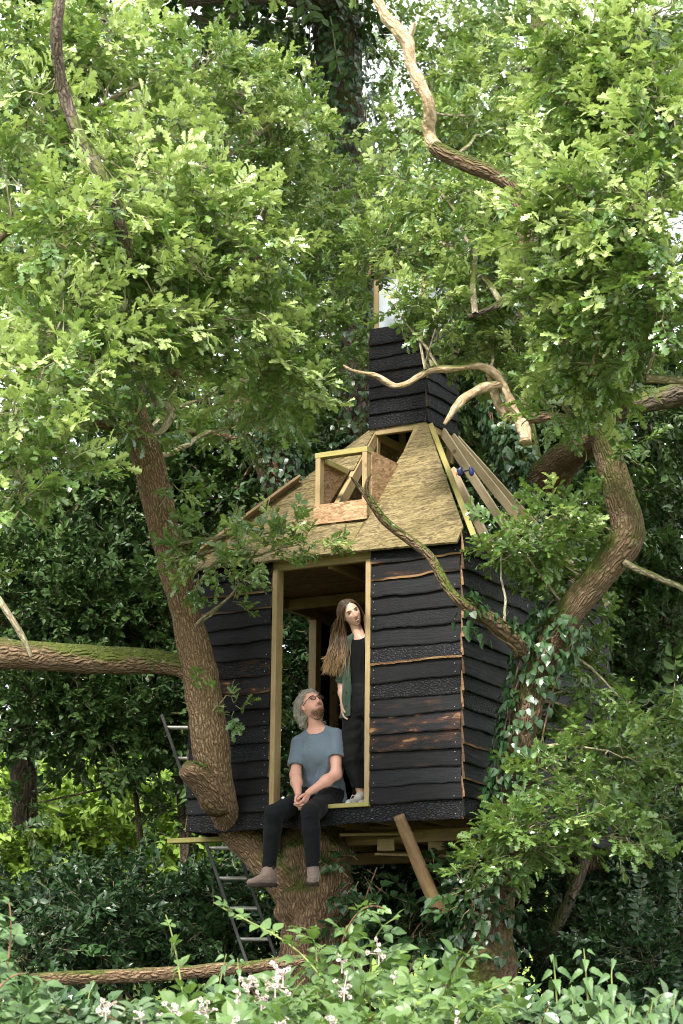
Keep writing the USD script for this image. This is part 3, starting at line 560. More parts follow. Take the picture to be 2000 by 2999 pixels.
T2.append(limb_part('limb', [(1366, 940, 18.1, 24), (1330, 860, 17.9, 24), (1290, 760, 17.7, 24), (1245, 695, 17.2, 21), (1212, 645, 16.8, 18), (1208, 560, 16.6, 18), (1204, 485, 16.6, 20), (1172, 425, 16.6, 21), (1110, 390, 16.6, 19), (1040, 362, 16.6, 18), (995, 335, 16.6, 16)], 'mossy_bark', right_oak, 'dark twisting limb climbing behind the leaves', sides=18, rough=0.3, seed=43))
T2.append(limb_part('limb', [(1000, 338, 16.6, 16), (985, 285, 16.6, 14), (984, 235, 16.5, 15), (962, 190, 16.5, 15), (942, 140, 16.5, 14), (934, 95, 16.5, 14), (902, 58, 16.5, 14), (876, 22, 16.5, 12), (860, -30, 16.5, 11)], 'dead_wood', right_oak, 'bleached barkless end of the upper limb', sides=16, rough=0.6, seed=44, freq=16))
T2.append(limb_part('limb', [(935, 92, 16.5, 8), (946, 72, 16.48, 7), (950, 52, 16.45, 4)], 'dead_wood', right_oak, sides=10, rough=0.4, seed=45))
T2.append(limb_part('limb', [(1205, 1500, 18.2, 17), (1160, 1452, 17.95, 16), (1105, 1412, 17.75, 14), (1052, 1378, 17.6, 13), (1016, 1330, 17.6, 12), (988, 1280, 17.6, 11), (940, 1240, 17.6, 10), (880, 1192, 17.55, 9), (850, 1150, 17.5, 9), (825, 1118, 17.5, 6), (806, 1096, 17.45, 2)], 'mossy_bark', right_oak, 'thin crooked lichened branch crossing before the roof', sides=12, rough=0.35, seed=46))
T2.append(limb_part('limb', [(847, 1146, 17.5, 7), (841, 1118, 17.45, 6), (852, 1088, 17.4, 2)], 'mossy_bark', right_oak, sides=9, rough=0.4, seed=47))
T2.append(limb_part('limb', [(1215, 650, 17.6, 14), (1160, 690, 17.5, 9), (1110, 715, 17.4, 7), (1075, 728, 17.4, 6)], 'dark_bark', right_oak, sides=9, rough=0.3, seed=48))
T2.append(limb_part('limb', [(1350, 975, 18.1, 16), (1290, 965, 17.95, 16), (1235, 958, 17.85, 13), (1198, 962, 17.8, 12), (1165, 930, 17.8, 9)], 'mossy_bark', right_oak, sides=12, rough=0.4, seed=49))
T2.append(limb_part('limb', [(1206, 1018, 17.75, 15), (1203, 985, 17.78, 15), (1188, 955, 17.8, 12), (1165, 905, 17.8, 10), (1145, 868, 17.8, 9), (1112, 843, 17.8, 9), (1045, 846, 17.8, 7), (990, 850, 17.8, 7), (950, 872, 17.75, 7), (905, 886, 17.7, 8), (870, 866, 17.7, 6), (832, 856, 17.65, 5), (788, 839, 17.6, 2)], 'dead_wood', right_oak, 'long bleached dead branch stretched across the tower', sides=14, rough=0.7, seed=50, freq=16))
T2.append(limb_part('limb', [(1150, 884, 17.8, 8), (1112, 890, 17.7, 10), (1072, 910, 17.65, 11), (1042, 942, 17.6, 9), (1020, 974, 17.6, 4)], 'dead_wood', right_oak, 'second bleached branch end hanging beside the tower', sides=14, rough=0.75, seed=51, freq=16))
T2.append(limb_part('limb', [(1118, 845, 17.85, 7), (1135, 900, 17.9, 9), (1150, 940, 17.9, 10), (1195, 965, 17.85, 11)], 'dead_wood', right_oak, sides=12, rough=0.4, seed=52))
T2.append(limb_part('limb', [(1420, 930, 18, 16), (1440, 800, 16.8, 14), (1420, 650, 15.6, 12), (1400, 500, 15, 9), (1390, 350, 14.8, 6)], 'mossy_bark', right_oak, sides=12, rough=0.3, seed=53))
T2.append(limb_part('limb', [(1600, 60, 15, 12), (1500, 105, 15, 10), (1400, 130, 15, 8), (1330, 150, 15, 5)], 'mossy_bark', right_oak, sides=10, rough=0.4, seed=54))
for k, q in enumerate([(1455, 600, 1465, 680), (1380, 700, 1350, 860), (1500, 720, 1480, 870), (1330, 650, 1280, 640), (1420, 720, 1440, 640), (1200, 640, 1270, 640)]):
    T2.append(limb_part('limb', [(q[0], q[1], 14.9, 6), ((q[0]+q[2])/2 + 10, (q[1]+q[3])/2, 14.9, 5.5), (q[2], q[3], 14.9, 3)], 'twig', right_oak, sides=8, rough=0.6, seed=60 + k))
c2 = Crown(22); c2.thin = .85
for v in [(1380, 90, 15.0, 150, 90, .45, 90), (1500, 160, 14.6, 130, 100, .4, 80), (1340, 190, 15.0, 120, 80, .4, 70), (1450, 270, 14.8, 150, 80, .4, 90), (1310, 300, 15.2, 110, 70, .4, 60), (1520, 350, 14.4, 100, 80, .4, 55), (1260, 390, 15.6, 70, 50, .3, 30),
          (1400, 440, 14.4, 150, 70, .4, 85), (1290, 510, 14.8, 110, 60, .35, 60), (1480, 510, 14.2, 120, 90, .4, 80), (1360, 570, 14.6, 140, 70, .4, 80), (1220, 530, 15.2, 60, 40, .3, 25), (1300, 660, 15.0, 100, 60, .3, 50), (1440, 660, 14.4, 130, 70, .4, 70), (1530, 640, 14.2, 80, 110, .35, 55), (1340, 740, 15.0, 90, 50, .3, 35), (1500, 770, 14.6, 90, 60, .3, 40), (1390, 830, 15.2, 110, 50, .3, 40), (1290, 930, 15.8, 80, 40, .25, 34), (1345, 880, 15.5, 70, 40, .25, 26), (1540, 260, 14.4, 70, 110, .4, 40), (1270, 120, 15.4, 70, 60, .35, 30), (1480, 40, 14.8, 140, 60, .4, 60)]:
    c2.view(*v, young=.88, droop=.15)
for v in [(1090, 265, 17.0, 85, 28, .25, 34), (1030, 290, 17.1, 60, 24, .2, 16), (1140, 300, 17.2, 60, 26, .2, 18), (980, 430, 18.8, 90, 40, .4, 34), (1080, 470, 18.6, 110, 70, .5, 80), (930, 540, 19, 100, 70, .5, 75), (1050, 590, 18.4, 130, 60, .5, 90), (880, 590, 18.6, 70, 50, .35, 40), (985, 700, 17.9, 50, 44, .3, 26), (1040, 690, 17.8, 60, 55, .3, 42), (1120, 640, 18.0, 100, 60, .4, 70), (1000, 755, 17.6, 50, 14, .12, 10), (905, 700, 17.8, 40, 40, .15, 12), (1120, 780, 18.4, 90, 70, .4, 70), (1220, 760, 18.2, 90, 80, .4, 70), (1260, 850, 18.0, 100, 70, .4, 60), (1160, 830, 18.5, 60, 50, .3, 30), (1170, 560, 18.2, 70, 60, .4, 40), (1130, 180, 19.5, 110, 60, .5, 50), (1040, 200, 19.8, 80, 50, .4, 30), (1180, 80, 19.8, 90, 60, .5, 40), (1060, 60, 20, 90, 50, .5, 34), (930, 300, 20.2, 60, 50, .4, 26), (920, 420, 20, 70, 50, .4, 32), (1190, 330, 18.8, 80, 50, .4, 36), (1130, 480, 19, 90, 50, .4, 44)]:
    c2.view(*v[:6], int(v[6] * 1.4), young=.5, scale=.8)
for v in [(1230, 1230, 18.1, 120, 45, .35, 62), (1180, 1250, 18.0, 70, 28, .2, 26), (1300, 1190, 18.3, 80, 50, .3, 40), (1150, 1270, 18.0, 40, 20, .15, 10), (1430, 1040, 18.0, 40, 40, .2, 14),
          (1250, 1890, 17.9, 110, 45, .3, 60), (1180, 1930, 17.9, 90, 40, .3, 44), (1330, 1850, 17.9, 70, 50, .3, 34), (1400, 1920, 17.9, 80, 40, .3, 34), (1130, 1975, 17.9, 60, 28, .2, 22), (1430, 1740, 18.2, 110, 60, .4, 60), (1480, 1660, 18.6, 90, 60, .4, 50), (1280, 1780, 18.1, 80, 45, .3, 40), (1500, 1850, 18.2, 70, 50, .35, 34), (1380, 1660, 18.9, 60, 40, .3, 26)]:
    c2.view(*v, young=.08, droop=.15, scale=.95)
for v in [(1275, 1335, 18.6, 60, 40, .25, 44), (1335, 1440, 18.7, 60, 60, .3, 50), (1330, 1570, 18.8, 60, 60, .3, 44), (1310, 1690, 18.6, 60, 50, .3, 40), (1380, 1800, 18.6, 50, 50, .3, 30), (1245, 1280, 18.4, 60, 30, .2, 24)]:
    c2.view(*v, young=.0, droop=.2, scale=.85)
for v in [(1.6, 19.5, 12.4, 1.8, 1.4, 1.0, 200), (4.7, 18.0, 8.5, 1.3, 1.5, 1.6, 220), (4.6, 19.5, 5.2, 1.2, 1.2, 1.3, 200)]:
    c2.clump(v[:3], v[3:6], v[6], young=.2, scale=1.25)
for v in [(4.3, 15.6, 5.6, 1.1, 1.3, 1.5, 170), (4.6, 14.6, 8.2, 1.1, 1.3, 1.2, 120), (4.0, 17.6, 4.4, .9, .9, .8, 90)]:  # unseen clumps added right of the view to shade the side wall
    c2.clump(v[:3], v[3:6], v[6], young=.4, scale=1.25)
for v in [(1400, 330, 15.0, 190, 330, .7, 170), (1380, 760, 15.2, 180, 160, .6, 80)]:
    c2.view(*v, young=.95, droop=.1, shell=.8)
P2 = c2.build(right_oak, parts=300)
v, f, u = tubes(twigs(c2, T2, rr, 700)); obj('twigs', (v, f), M['twig'], right_oak, smooth=True, uv=u, kind='stuff')

# ------------------------------------------------------------------ trees behind
def back_tree(label, limbs, clumps, seed, mat='dark_bark', kind='far', scale=1.0, name='forest_tree', group=None, young=0.0):
    t = thing(name, label, 'tree', group=group)
    T = []
    for k, l in enumerate(limbs):
        T.append(limb_part('trunk' if k == 0 else 'limb', l, mat, t, sides=18 if k == 0 else 9, rough=0.25, seed=seed + k, n=40))
    c = Crown(seed); c.bough = True; c.thin = 1.0 if kind != 'far' else 1.6
    for q in clumps:
        if len(q) == 7 and q[0] == 'w': pass
        c.view(*q, kind=kind, scale=scale, young=young)
    P = c.build(t, name='crown')
    r = np.random.default_rng(seed)
    v, f, u = tubes(twigs(c, T, r, 120, .008, .8)); obj('twigs', (v, f), M[mat], t, smooth=True, uv=u, kind='stuff')
    return t
back_tree('tall ivy wrapped tree with a straight dark trunk standing behind the tower', [[(835, 1500, 24, 62), (825, 1000, 24, 58), (805, 600, 24, 54), (785, 300, 24, 56), (775, 100, 24, 58), (765, -120, 24, 52)], [(770, 25, 24, 22), (690, 5, 23.6, 16), (560, -2, 23.2, 13), (430, 6, 22.8, 11)], [(560, 0, 23.2, 8), (500, 50, 23, 6), (440, 30, 23, 4)], [(800, 500, 24, 24), (900, 350, 24.4, 16), (1000, 250, 24.6, 10)]],
          [(720, 720, 25.4, 170, 150, 1.0, 170), (860, 560, 25.2, 170, 150, 1.0, 170), (620, 560, 25.8, 170, 160, 1.0, 150), (960, 330, 25.6, 150, 120, 1, 110), (640, 180, 26, 150, 100, 1, 60), (1000, 130, 26, 120, 90, .8, 60), (500, 60, 26.2, 110, 60, .8, 30), (900, 820, 25.4, 150, 120, .8, 120), (700, 950, 25, 150, 120, .8, 120), (840, 20, 26, 160, 60, .8, 40), (890, 130, 25.6, 90, 80, .7, 60), (600, 120, 26, 110, 80, .8, 50)], 71, kind='oak', young=.2, scale=1.0)
back_tree('leaning brown trunk with climbing stems just left of the roof dormer', [[(800, 1420, 22.9, 48), (730, 1240, 22.9, 44), (660, 1120, 22.9, 42), (610, 1040, 22.9, 38), (570, 960, 22.9, 34), (540, 860, 23, 28)], [(610, 1040, 22.8, 12), (500, 1000, 22.4, 9), (400, 995, 22, 6)]],
          [(560, 1080, 24.4, 140, 90, .8, 110), (480, 1180, 24.2, 130, 80, .8, 100), (690, 1050, 24.2, 100, 60, .6, 60), (430, 1020, 24.2, 120, 80, .8, 90), (690, 1430, 25, 130, 110, .7, 120), (720, 1620, 25, 120, 110, .7, 110), (700, 1790, 24.6, 100, 70, .6, 70)], 72, 'oak_bark')
back_tree('ivy draped trunk rising close behind the bare rafters', [[(1330, 2300, 21.7, 60), (1338, 1900, 21.6, 50), (1330, 1650, 21.5, 48), (1285, 1450, 21.3, 52), (1248, 1280, 21.0, 60), (1236, 1170, 20.9, 58), (1268, 1085, 20.6, 48), (1330, 1030, 20.0, 36), (1390, 985, 19.2, 30)], [(1240, 1180, 20.9, 30), (1220, 1060, 20.9, 26), (1205, 960, 21, 22), (1190, 800, 21.2, 18), (1180, 560, 21.5, 14)]],
          [(1130, 920, 22.6, 120, 110, .7, 130), (1250, 960, 22.6, 110, 90, .7, 100), (1140, 1080, 22.4, 100, 80, .6, 90), (1100, 760, 22.8, 130, 90, .7, 110), (1230, 640, 22.8, 140, 110, .8, 120), (1400, 760, 22.4, 150, 120, .8, 140), (1480, 960, 22.4, 120, 110, .8, 110), (1350, 1180, 22.6, 120, 100, .7, 80)], 73, 'mossy_bark')
back_tree('slim dark tree at the top of the picture right of the bleached limb', [[(1300, 1500, 26, 26), (1270, 700, 26, 24), (1230, 300, 26, 22), (1235, 100, 26, 24), (1250, -100, 26, 22)], [(1240, 120, 26, 12), (1170, 180, 25.8, 10), (1120, 240, 25.8, 8)]],
          [(1150, 120, 27, 150, 110, 1, 100), (1130, 330, 26.8, 150, 120, 1, 130), (1300, 250, 26.6, 160, 150, 1, 130), (1300, 500, 26.4, 160, 140, 1, 140), (1090, 520, 26.8, 130, 110, .9, 100), (1450, 420, 26.8, 170, 200, 1, 150), (1480, 120, 27, 150, 130, 1, 90)], 74, kind='oak', young=.2, scale=1.05)
back_tree('dense leafy tree filling the left edge behind the leaning oak trunk', [[(60, 1900, 24.5, 30), (60, 1400, 24.5, 26), (90, 1000, 24.5, 24), (110, 600, 24.5, 20)], [(70, 1300, 24.5, 12), (160, 1180, 24.2, 9), (260, 1100, 24, 5)], [(60, 1450, 24.5, 12), (180, 1400, 24.2, 9), (300, 1360, 24, 4)]],
          [(60, 330, 25, 170, 150, 1, 120), (240, 480, 25, 170, 150, 1, 130), (100, 700, 25, 170, 150, 1, 150), (330, 720, 25, 160, 130, 1, 140), (420, 500, 25.4, 140, 130, .9, 100), (160, 1180, 24.4, 180, 110, .9, 130), (60, 1330, 24.2, 170, 90, .8, 130), (270, 1330, 24, 150, 110, .8, 140), (330, 1140, 24.2, 130, 90, .7, 120), (200, 1420, 23.8, 190, 70, .7, 190), (380, 1440, 23.8, 110, 80, .6, 110), (330, 930, 24.6, 140, 90, .8, 60)], 75)
back_tree('leafy tree filling the right edge behind the elbowed oak trunk', [[(1540, 2200, 25, 30), (1530, 1700, 25, 26), (1510, 1300, 25, 24), (1490, 900, 25, 22)], [(1530, 1530, 25, 12), (1420, 1545, 24.6, 12), (1330, 1560, 24.4, 8)], [(1510, 1350, 25, 12), (1560, 1320, 25, 14), (1620, 1320, 25, 14)]],
          [(1500, 1180, 25, 130, 110, .8, 100), (1420, 1340, 24.8, 120, 90, .8, 100), (1520, 1450, 24.6, 110, 80, .8, 70), (1330, 1480, 24.6, 90, 90, .7, 70), (1480, 1340, 25.2, 120, 90, .8, 70), (1450, 1580, 24.6, 130, 60, .7, 55), (1550, 1700, 24.6, 80, 60, .6, 30), (1420, 1720, 24.4, 110, 80, .7, 80)], 76)
back_tree('dark hazel like tree in deep shade beside the ladder', [[(430, 2150, 23.8, 12), (425, 1950, 23.8, 12), (410, 1780, 23.8, 10), (380, 1650, 23.8, 8)], [(425, 1930, 23.8, 7), (480, 1800, 23.8, 6), (520, 1700, 24, 4)], [(330, 2100, 23.8, 8), (320, 1900, 23.8, 7), (300, 1760, 23.8, 5)], [(430, 1900, 23.8, 7), (440, 1800, 23.7, 6), (400, 1740, 23.7, 4)]],
          [(130, 1620, 23.6, 170, 60, .6, 150), (330, 1640, 23.6, 130, 60, .6, 120), (430, 1690, 23.8, 70, 40, .4, 34), (200, 1705, 23.5, 130, 30, .5, 34), (470, 1830, 23.8, 50, 60, .4, 34), (490, 1580, 23.8, 90, 90, .5, 110), (30, 1850, 23.5, 40, 60, .4, 16)], 77)
# tall woodland beyond, above and beside the picture
r9 = np.random.default_rng(99)
woods = thing('woodland', 'far woodland of mixed green trees showing through the gaps', 'trees', kind='stuff')
cw = Crown(98); cw.bough = True
for k in range(64):
    x = r9.uniform(-9.0, 9.0); y = r9.uniform(27.5, 33); z = r9.uniform(6.0, 10.5)
    if z < 7.5 and (-4.8 < x < -1.2 or 2.6 < x < 4.8): continue
    cw.clump((x, y, z), (1.4, 1.0, .9), 70, kind='far', scale=1.35)
for k in range(34):
    cw.clump((r9.uniform(-8, 8), r9.uniform(27.5, 33), r9.uniform(11, 15)), (1.3, 1.1, .9), 46, kind='oak', scale=1.5)
for k in range(22):                              # flanks
    s = -1 if k % 2 else 1
    cw.clump((s * r9.uniform(5.5, 9.0), r9.uniform(17, 27), r9.uniform(3.5, 12)), (1.4, 1.4, 1.3), 110, kind='far', scale=1.8)
for k in range(14):                              # unseen leaves over the house, added above the picture to darken below
    cw.clump((r9.uniform(-5, 5), r9.uniform(19.5, 23.5), r9.uniform(13.5, 15.0)), (1.6, 1.6, .7), 100, kind='far', scale=1.8)
for k in range(7):
    cw.clump((r9.uniform(2.6, 7.5), r9.uniform(23, 27), r9.uniform(3.6, 5.2)), (1.0, .8, .7), 40, kind='far', scale=1.5)
cw.build(woods, name='foliage')
# sunlit growth on the meadow beyond the wood
def field_bush(vx, vy, y, rx, ry, label, seed, n=260):
    t = thing('meadow_bush', label, 'bush'); c = Crown(seed); c.bough = True
    c.view(vx, vy, y, rx, ry, 1.2, n, kind='field', scale=2.2)
    b = at(vx, vy, y); b0 = np.array([b[0], y, terrain(b[0], y)])
    m = np.vstack([b0 + (b - b0) * t_ for t_ in np.linspace(0, 1, 6)])
    v, f, u = tube(m, np.linspace(.10, .03, 6), 7); obj('stem', (v, f), M['dark_bark'], t, smooth=True, uv=u)
    c.build(t)
for k, q in enumerate([(150, 1800, 46, 120, 60, 'sunlit pale green bush far left beyond the dark hazel'), (400, 1850, 48, 110, 60, 'sunlit bush glimpsed between hazel stems left of the ladder'), (40, 1890, 44, 90, 60, 'sunlit bush at the far left edge low on the slope'), (300, 1740, 56, 120, 40, 'bright bush high on the slope behind the hazel leaves'), (1530, 1660, 46, 90, 90, 'sunlit bush at the right edge beyond the oak trunk'), (1440, 1850, 46, 110, 80, 'bright low bush right of the far wall corner'), (520, 1980, 44, 90, 50, 'bright green bush seen through the ladder'), (120, 1930, 40, 70, 35, 'low yellow green bush on the slope at the far left'), (220, 1850, 50, 150, 50, 'broad sunlit thicket across the slope left of the ladder'), (290, 1900, 40, 80, 40, 'yellow green bush on the slope between the hazel stems')]):
    field_bush(*q[:5], q[5], 200 + k)
# ------------------------------------------------------------------ the tree house (house frame)
rb = random.Random(11)
HW, HD, HH = 2.50, 2.81, 2.18
house = thing('tree_house', 'black charred timber tree house with unfinished strand board roof and a slim tower', 'tree house', H0, -math.degrees(PSI))
def board(parent, O, e, n, s0, s1, z, h, seed, lap=0.025, wavy=0.0075, burn=0.0, crackle=0.6, edge_raw=0.0, out=0.0, name='board', end_raw=None, tilt=0.0, label=None, notch=None):
    """One weatherboard: thin at its top, thick at its uneven lower edge, raw wood at the ends."""
    O, e, n = (np.asarray(q, float) for q in (O, e, n)); r = np.random.default_rng(seed)
    end_raw = end_raw or (r.choice([0, .25, .7]), r.choice([0, .25, .7]))
    N = max(4, int((s1 - s0) / 0.03) + 1)
    s = np.linspace(s0, s1, N)
    k = seed * 1.37
    low = wavy * 2.4 * (meshkit.fbm(np.stack([s * 3.1 + k, 0*s + k, 0*s], -1), 3, 3) - 0.5) * 2
    bow = 0.005 * (meshkit.noise(np.stack([s * 1.3 + k, 0*s + 7, 0*s], -1), 4) - 0.5) * 2
    low = low + 0.0035 * (meshkit.noise(np.stack([s * 21 + k, 0*s + 3, 0*s], -1), 8) - 0.5) * 2
    zb, zt = z + low + tilt * (s - s0), z + h + lap + 0*s + tilt * (s - s0)
    rows = [(0.0, 0.027), (0.10 if edge_raw > .6 else 0.06, 0.029), (0.35, 0.023), (0.7, 0.014), (1.0, 0.006)]
    F = []
    for t, o in rows:
        zz = zb + (zt - zb) * t
        rel = 0.0015 * (meshkit.noise(np.stack([s * 16 + k, zz * 40, 0*s], -1), 6) - 0.5)
        F.append(O + np.outer(s, e) + np.outer(o + out + bow + rel, n) + np.outer(zz, [0, 0, 1.0]))
    back_b = O + np.outer(s, e) + np.outer(0.004 + out + bow, n) + np.outer(zb + 0.001, [0, 0, 1.0])
    back_t = O + np.outer(s, e) + np.outer(0.0 + out + bow, n) + np.outer(zt, [0, 0, 1.0])
    u0 = seed * 3.17 % 19.0
    V, Fc, U, R = [], [], [], []
    def strip(a, b, ra, rb_, va, vb):
        m = sum(len(x) for x in V); k_ = len(a)
        V.extend([a, b]); R.extend([np.full(k_, ra), np.full(k_, rb_)])
        U.extend([np.stack([s + u0, np.full(k_, va)], -1), np.stack([s + u0, np.full(k_, vb)], -1)])
        i = np.arange(k_ - 1)
        Fc.append(np.vstack([np.stack([m+i, m+i+1, m+k_+i+1], -1), np.stack([m+i, m+k_+i+1, m+k_+i], -1)]))
    for (ta, _), (tb, _), a, b in zip(rows[:-1], rows[1:], F[:-1], F[1:]):
        strip(a, b, 0, 0, ta * h, tb * h)
        if ta == 0 and edge_raw > .6:
            wedge = np.clip(meshkit.fbm(np.stack([s * 2.3 + k, 0*s, 0*s], -1), 3, 12) * 3.2 - 1.1, 0, 1)
            R[-2] = edge_raw * wedge; R[-1] = edge_raw * .7 * wedge ** 2
    strip(back_b, F[0], edge_raw, edge_raw, -0.02, 0.0)
    strip(F[-1], back_t, 0, 0, h, h + 0.01)
    strip(back_t, back_b, 0, 0, h, 0)
    for idx, raw in ((0, end_raw[0]), (-1, end_raw[1])):
        ring = np.array([q[idx] for q in F] + [back_t[idx], back_b[idx]])
        m = sum(len(x) for x in V); V.append(ring); R.append(np.full(len(ring), raw)); U.append(np.stack([ring @ n * 3, ring[:, 2]], -1))
        Fc.append(np.array([(m, m+i+1, m+i) if idx == 0 else (m, m+i, m+i+1) for i in range(1, len(ring) - 1)]))
    V, Fc, U, R = np.vstack(V), np.vstack(Fc), np.vstack(U), np.concatenate(R)
    # outward orientation does not matter to the renderer but keep the front facing out
    q = V[Fc[0]]
    if np.cross(q[1]-q[0], q[2]-q[0]) @ n < 0: Fc = Fc[:, ::-1]
    return obj(name, (V, Fc), M['char'], parent, uv=U, attrs={'raw': R, 'burn': np.full(len(V), burn), 'crackle': np.full(len(V), crackle)}, **({'label': label} if label else {}))
def timber(name, a, b, w, h, mat='pine', up=(0, 0, 1), parent=None, **k):
    v, f = beam(a, b, w, h, up)
    a, b = np.asarray(a, float), np.asarray(b, float); t = unit(b - a)
    V = v[f].reshape(-1, 3); F = np.arange(len(V)).reshape(-1, 3)
    nn = np.repeat(unit(np.cross(V[1::3]-V[0::3], V[2::3]-V[0::3])), 3, 0)
    s = np.cross(nn, t); s = np.where(np.linalg.norm(s, axis=1, keepdims=True) > 0.1, unit(s), [1, 0, 0])
    off = (abs(a[0]) * 7.3 + abs(a[1]) * 3.1 + a[2] * 1.7) % 9
    U = np.stack([(V - a) @ t + off, (V * s).sum(1) + off], -1)
    return obj(name, (V, F), M[mat], house if parent is None else parent, uv=U, **k)
def sheet(name, poly, n, thick, mat, parent=None, uvdir=None, **k):
    v, f = slab(poly, n, thick); n = unit(n)
    e = unit(np.asarray(uvdir, float)) if uvdir is not None else unit(np.asarray(poly[1], float) - poly[0])
    g = np.cross(n, e)
    V = v[f].reshape(-1, 3); F = np.arange(len(V)).reshape(-1, 3)
    off = abs(V[0]).sum() * 1.7
    return obj(name, (V, F), M[mat], house if parent is None else parent, uv=np.stack([V @ e + off, V @ g], -1), **k)

# floor, joists
DX0, DX1 = 0.775, 1.690                       # door opening
for k in range(9):
    y0 = 0.03 + k * 0.305
    sheet('floor_board', [(0.03, y0, 0.15), (HW-0.03, y0, 0.15), (HW-0.03, y0+0.298, 0.15), (0.03, y0+0.298, 0.15)], (0, 0, 1), 0.022, 'old_pine', uvdir=(1, 0, 0))
for k in range(7):
    x = 0.06 + k * (HW - 0.12) / 6
    timber('joist', (x, 0.03, 0.078), (x, HD - 0.03, 0.078), 0.045, 0.095, 'old_pine')
timber('rim_joist', (0.02, HD-0.02, 0.075), (HW-0.02, HD-0.02, 0.075), 0.04, 0.10, 'old_pine')
timber('bearer', (0.1, 0.75, -0.03), (HW-0.1, 0.75, -0.03), 0.10, 0.10, 'old_pine')
timber('bearer', (0.1, 2.15, -0.03), (HW-0.1, 2.15, -0.03), 0.10, 0.10, 'old_pine')
# the plank that sticks out under the left corner
a, b = hp(391, 1932, (0, 1, 0), 0.35), hp(545, 1926, (0, 1, 0), 0.35)
timber('outrigger_plank', a, b, 0.10, 0.04, 'green_pine', label='greenish plank sticking out under the left corner')
# posts and plates
for x in (DX0 + 0.0225, DX1 - 0.0225):
    timber('door_post', (x, 0.034, 0.165), (x, 0.034, HH - 0.065), 0.105, 0.045, 'pine', up=(1, 0, 0))
timber('door_sill', (DX0 - 0.01, 0.015, 0.147), (DX1 + 0.012, 0.015, 0.147), 0.125, 0.034, 'green_pine')
timber('wall_plate', (0.0, 0.055, HH - 0.02), (HW, 0.055, HH - 0.02), 0.05, 0.09, 'pine')
for x, y in ((0.05, 0.055), (HW - 0.05, 0.055), (0.05, HD - 0.05), (HW - 0.05, HD - 0.05), (0.05, 1.94), (0.05, 0.42)):
    timber('corner_post', (x, y, 0.16), (x, y, HH - 0.07), 0.095, 0.075, 'pine' if y > 1 else 'old_pine', up=(1, 0, 0))
for a, b in (((0.05, 0.08, HH-0.02), (0.05, HD, HH-0.02)), ((HW-0.05, 0.08, HH-0.02), (HW-0.05, HD, HH-0.02)), ((0.1, HD-0.05, HH-0.02), (HW-0.1, HD-0.05, HH-0.02)), ((0.1, 1.4, HH-0.03), (HW-0.1, 1.4, HH-0.03)), ((1.25, 0.1, HH-0.03), (1.25, 1.37, HH-0.03))):
    timber('ceiling_joist', a, b, 0.045, 0.09, 'old_pine')
timber('brace', (DX1 + 0.05, 0.25, HH - 0.28), (1.30, 0.95, HH - 0.10), 0.045, 0.09, 'new_pine')
timber('noggin', (0.05, 1.97, 1.1), (0.05, HD - 0.08, 1.1), 0.045, 0.07, 'old_pine')
timber('stud', (0.05, 2.3, 0.16), (0.05, 2.3, HH - 0.07), 0.045, 0.075, 'old_pine', up=(1, 0, 0))
for k in range(3):
    y0 = 0.10 + k * 0.89
    sheet('ceiling_panel', [(0.06, y0, HH + 0.03), (HW - 0.06, y0, HH + 0.03), (HW - 0.06, y0 + 0.885, HH + 0.03), (0.06, y0 + 0.885, HH + 0.03)], (0, 0, -1), 0.012, 'osb_dark', uvdir=(1, 0, 0))
# weatherboards
XE, YE, XN, YN = (1, 0, 0), (0, 1, 0), (-1, 0, 0), (0, -1, 0)
NB = 16; BH = (HH + 0.03) / NB
for i in range(NB):
    z = i * BH + rb.uniform(-0.008, 0.008)
    h = BH
    jit = lambda: rb.uniform(-0.012, 0.012)
    bn = rb.choice([0.0, 0.05, 0.1, 0.15])
    if i == 0:
        board(house, (0, 0, 0), XE, YN, jit(), HW + 0.01, z, h, 100, burn=0.0, crackle=0.95, label='deeply crackled bottom board running right under the doorway')
    else:
        left_burn = {9: 0.16, 8: 0.17, 14: 0.05, 12: 0.08}.get(i, 0.0) + bn * 0.6
        board(house, (0, 0, 0), XE, YN, jit(), DX0 - 0.006, z, h, 120 + i, burn=left_burn, crackle=rb.choice([.05, .15, .3, .8]), edge_raw=0.85 if i in (8, 13, 14) else rb.choice([0, 0, 0.1, 0.3]), tilt=rb.uniform(-0.006, 0.006))
        right_burn = {3: 0.08, 4: 0.20, 5: 0.22, 6: 0.14, 14: 0.16, 9: 0.06}.get(i, bn * 0.5)
        board(house, (0, 0, 0), XE, YN, DX1 + 0.006, HW + jit(), z, h, 140 + i, burn=right_burn, crackle=rb.choice([.05, .15, .3, .85]), edge_raw=0.9 if i in (14, 15, 9) else rb.choice([0, 0, 0.1, 0.3]), tilt=rb.uniform(-0.008, 0.008))
    board(house, (HW, 0, 0), YE, XE, -0.022 + jit() * 0.6, HD + 0.03 + rb.uniform(-0.02, 0.06), z + 0.02, h, 160 + i, burn=bn * 0.4, crackle=rb.choice([.05, .2, .5]), edge_raw=0.8 if i in (2, 4) else rb.choice([0, 0.1, 0.2]), tilt=rb.uniform(-0.006, 0.006))
    board(house, (0, HD, 0), XE, YE, -0.02, HW + 0.02, z + 0.01, h, 180 + i, crackle=0.5)
    if 1 <= i:
        board(house, (0, 0, 0), YE, XN, 0.0, 0.40, z + 0.015, h, 200 + i, crackle=0.5)
        board(house, (0, 0, 0), YE, XN, 1.94, HD, z + 0.015, h, 220 + i, crackle=0.5)
    else:
        board(house, (0, 0, 0), YE, XN, 0.0, HD, z + 0.015, h, 240, crackle=0.5)

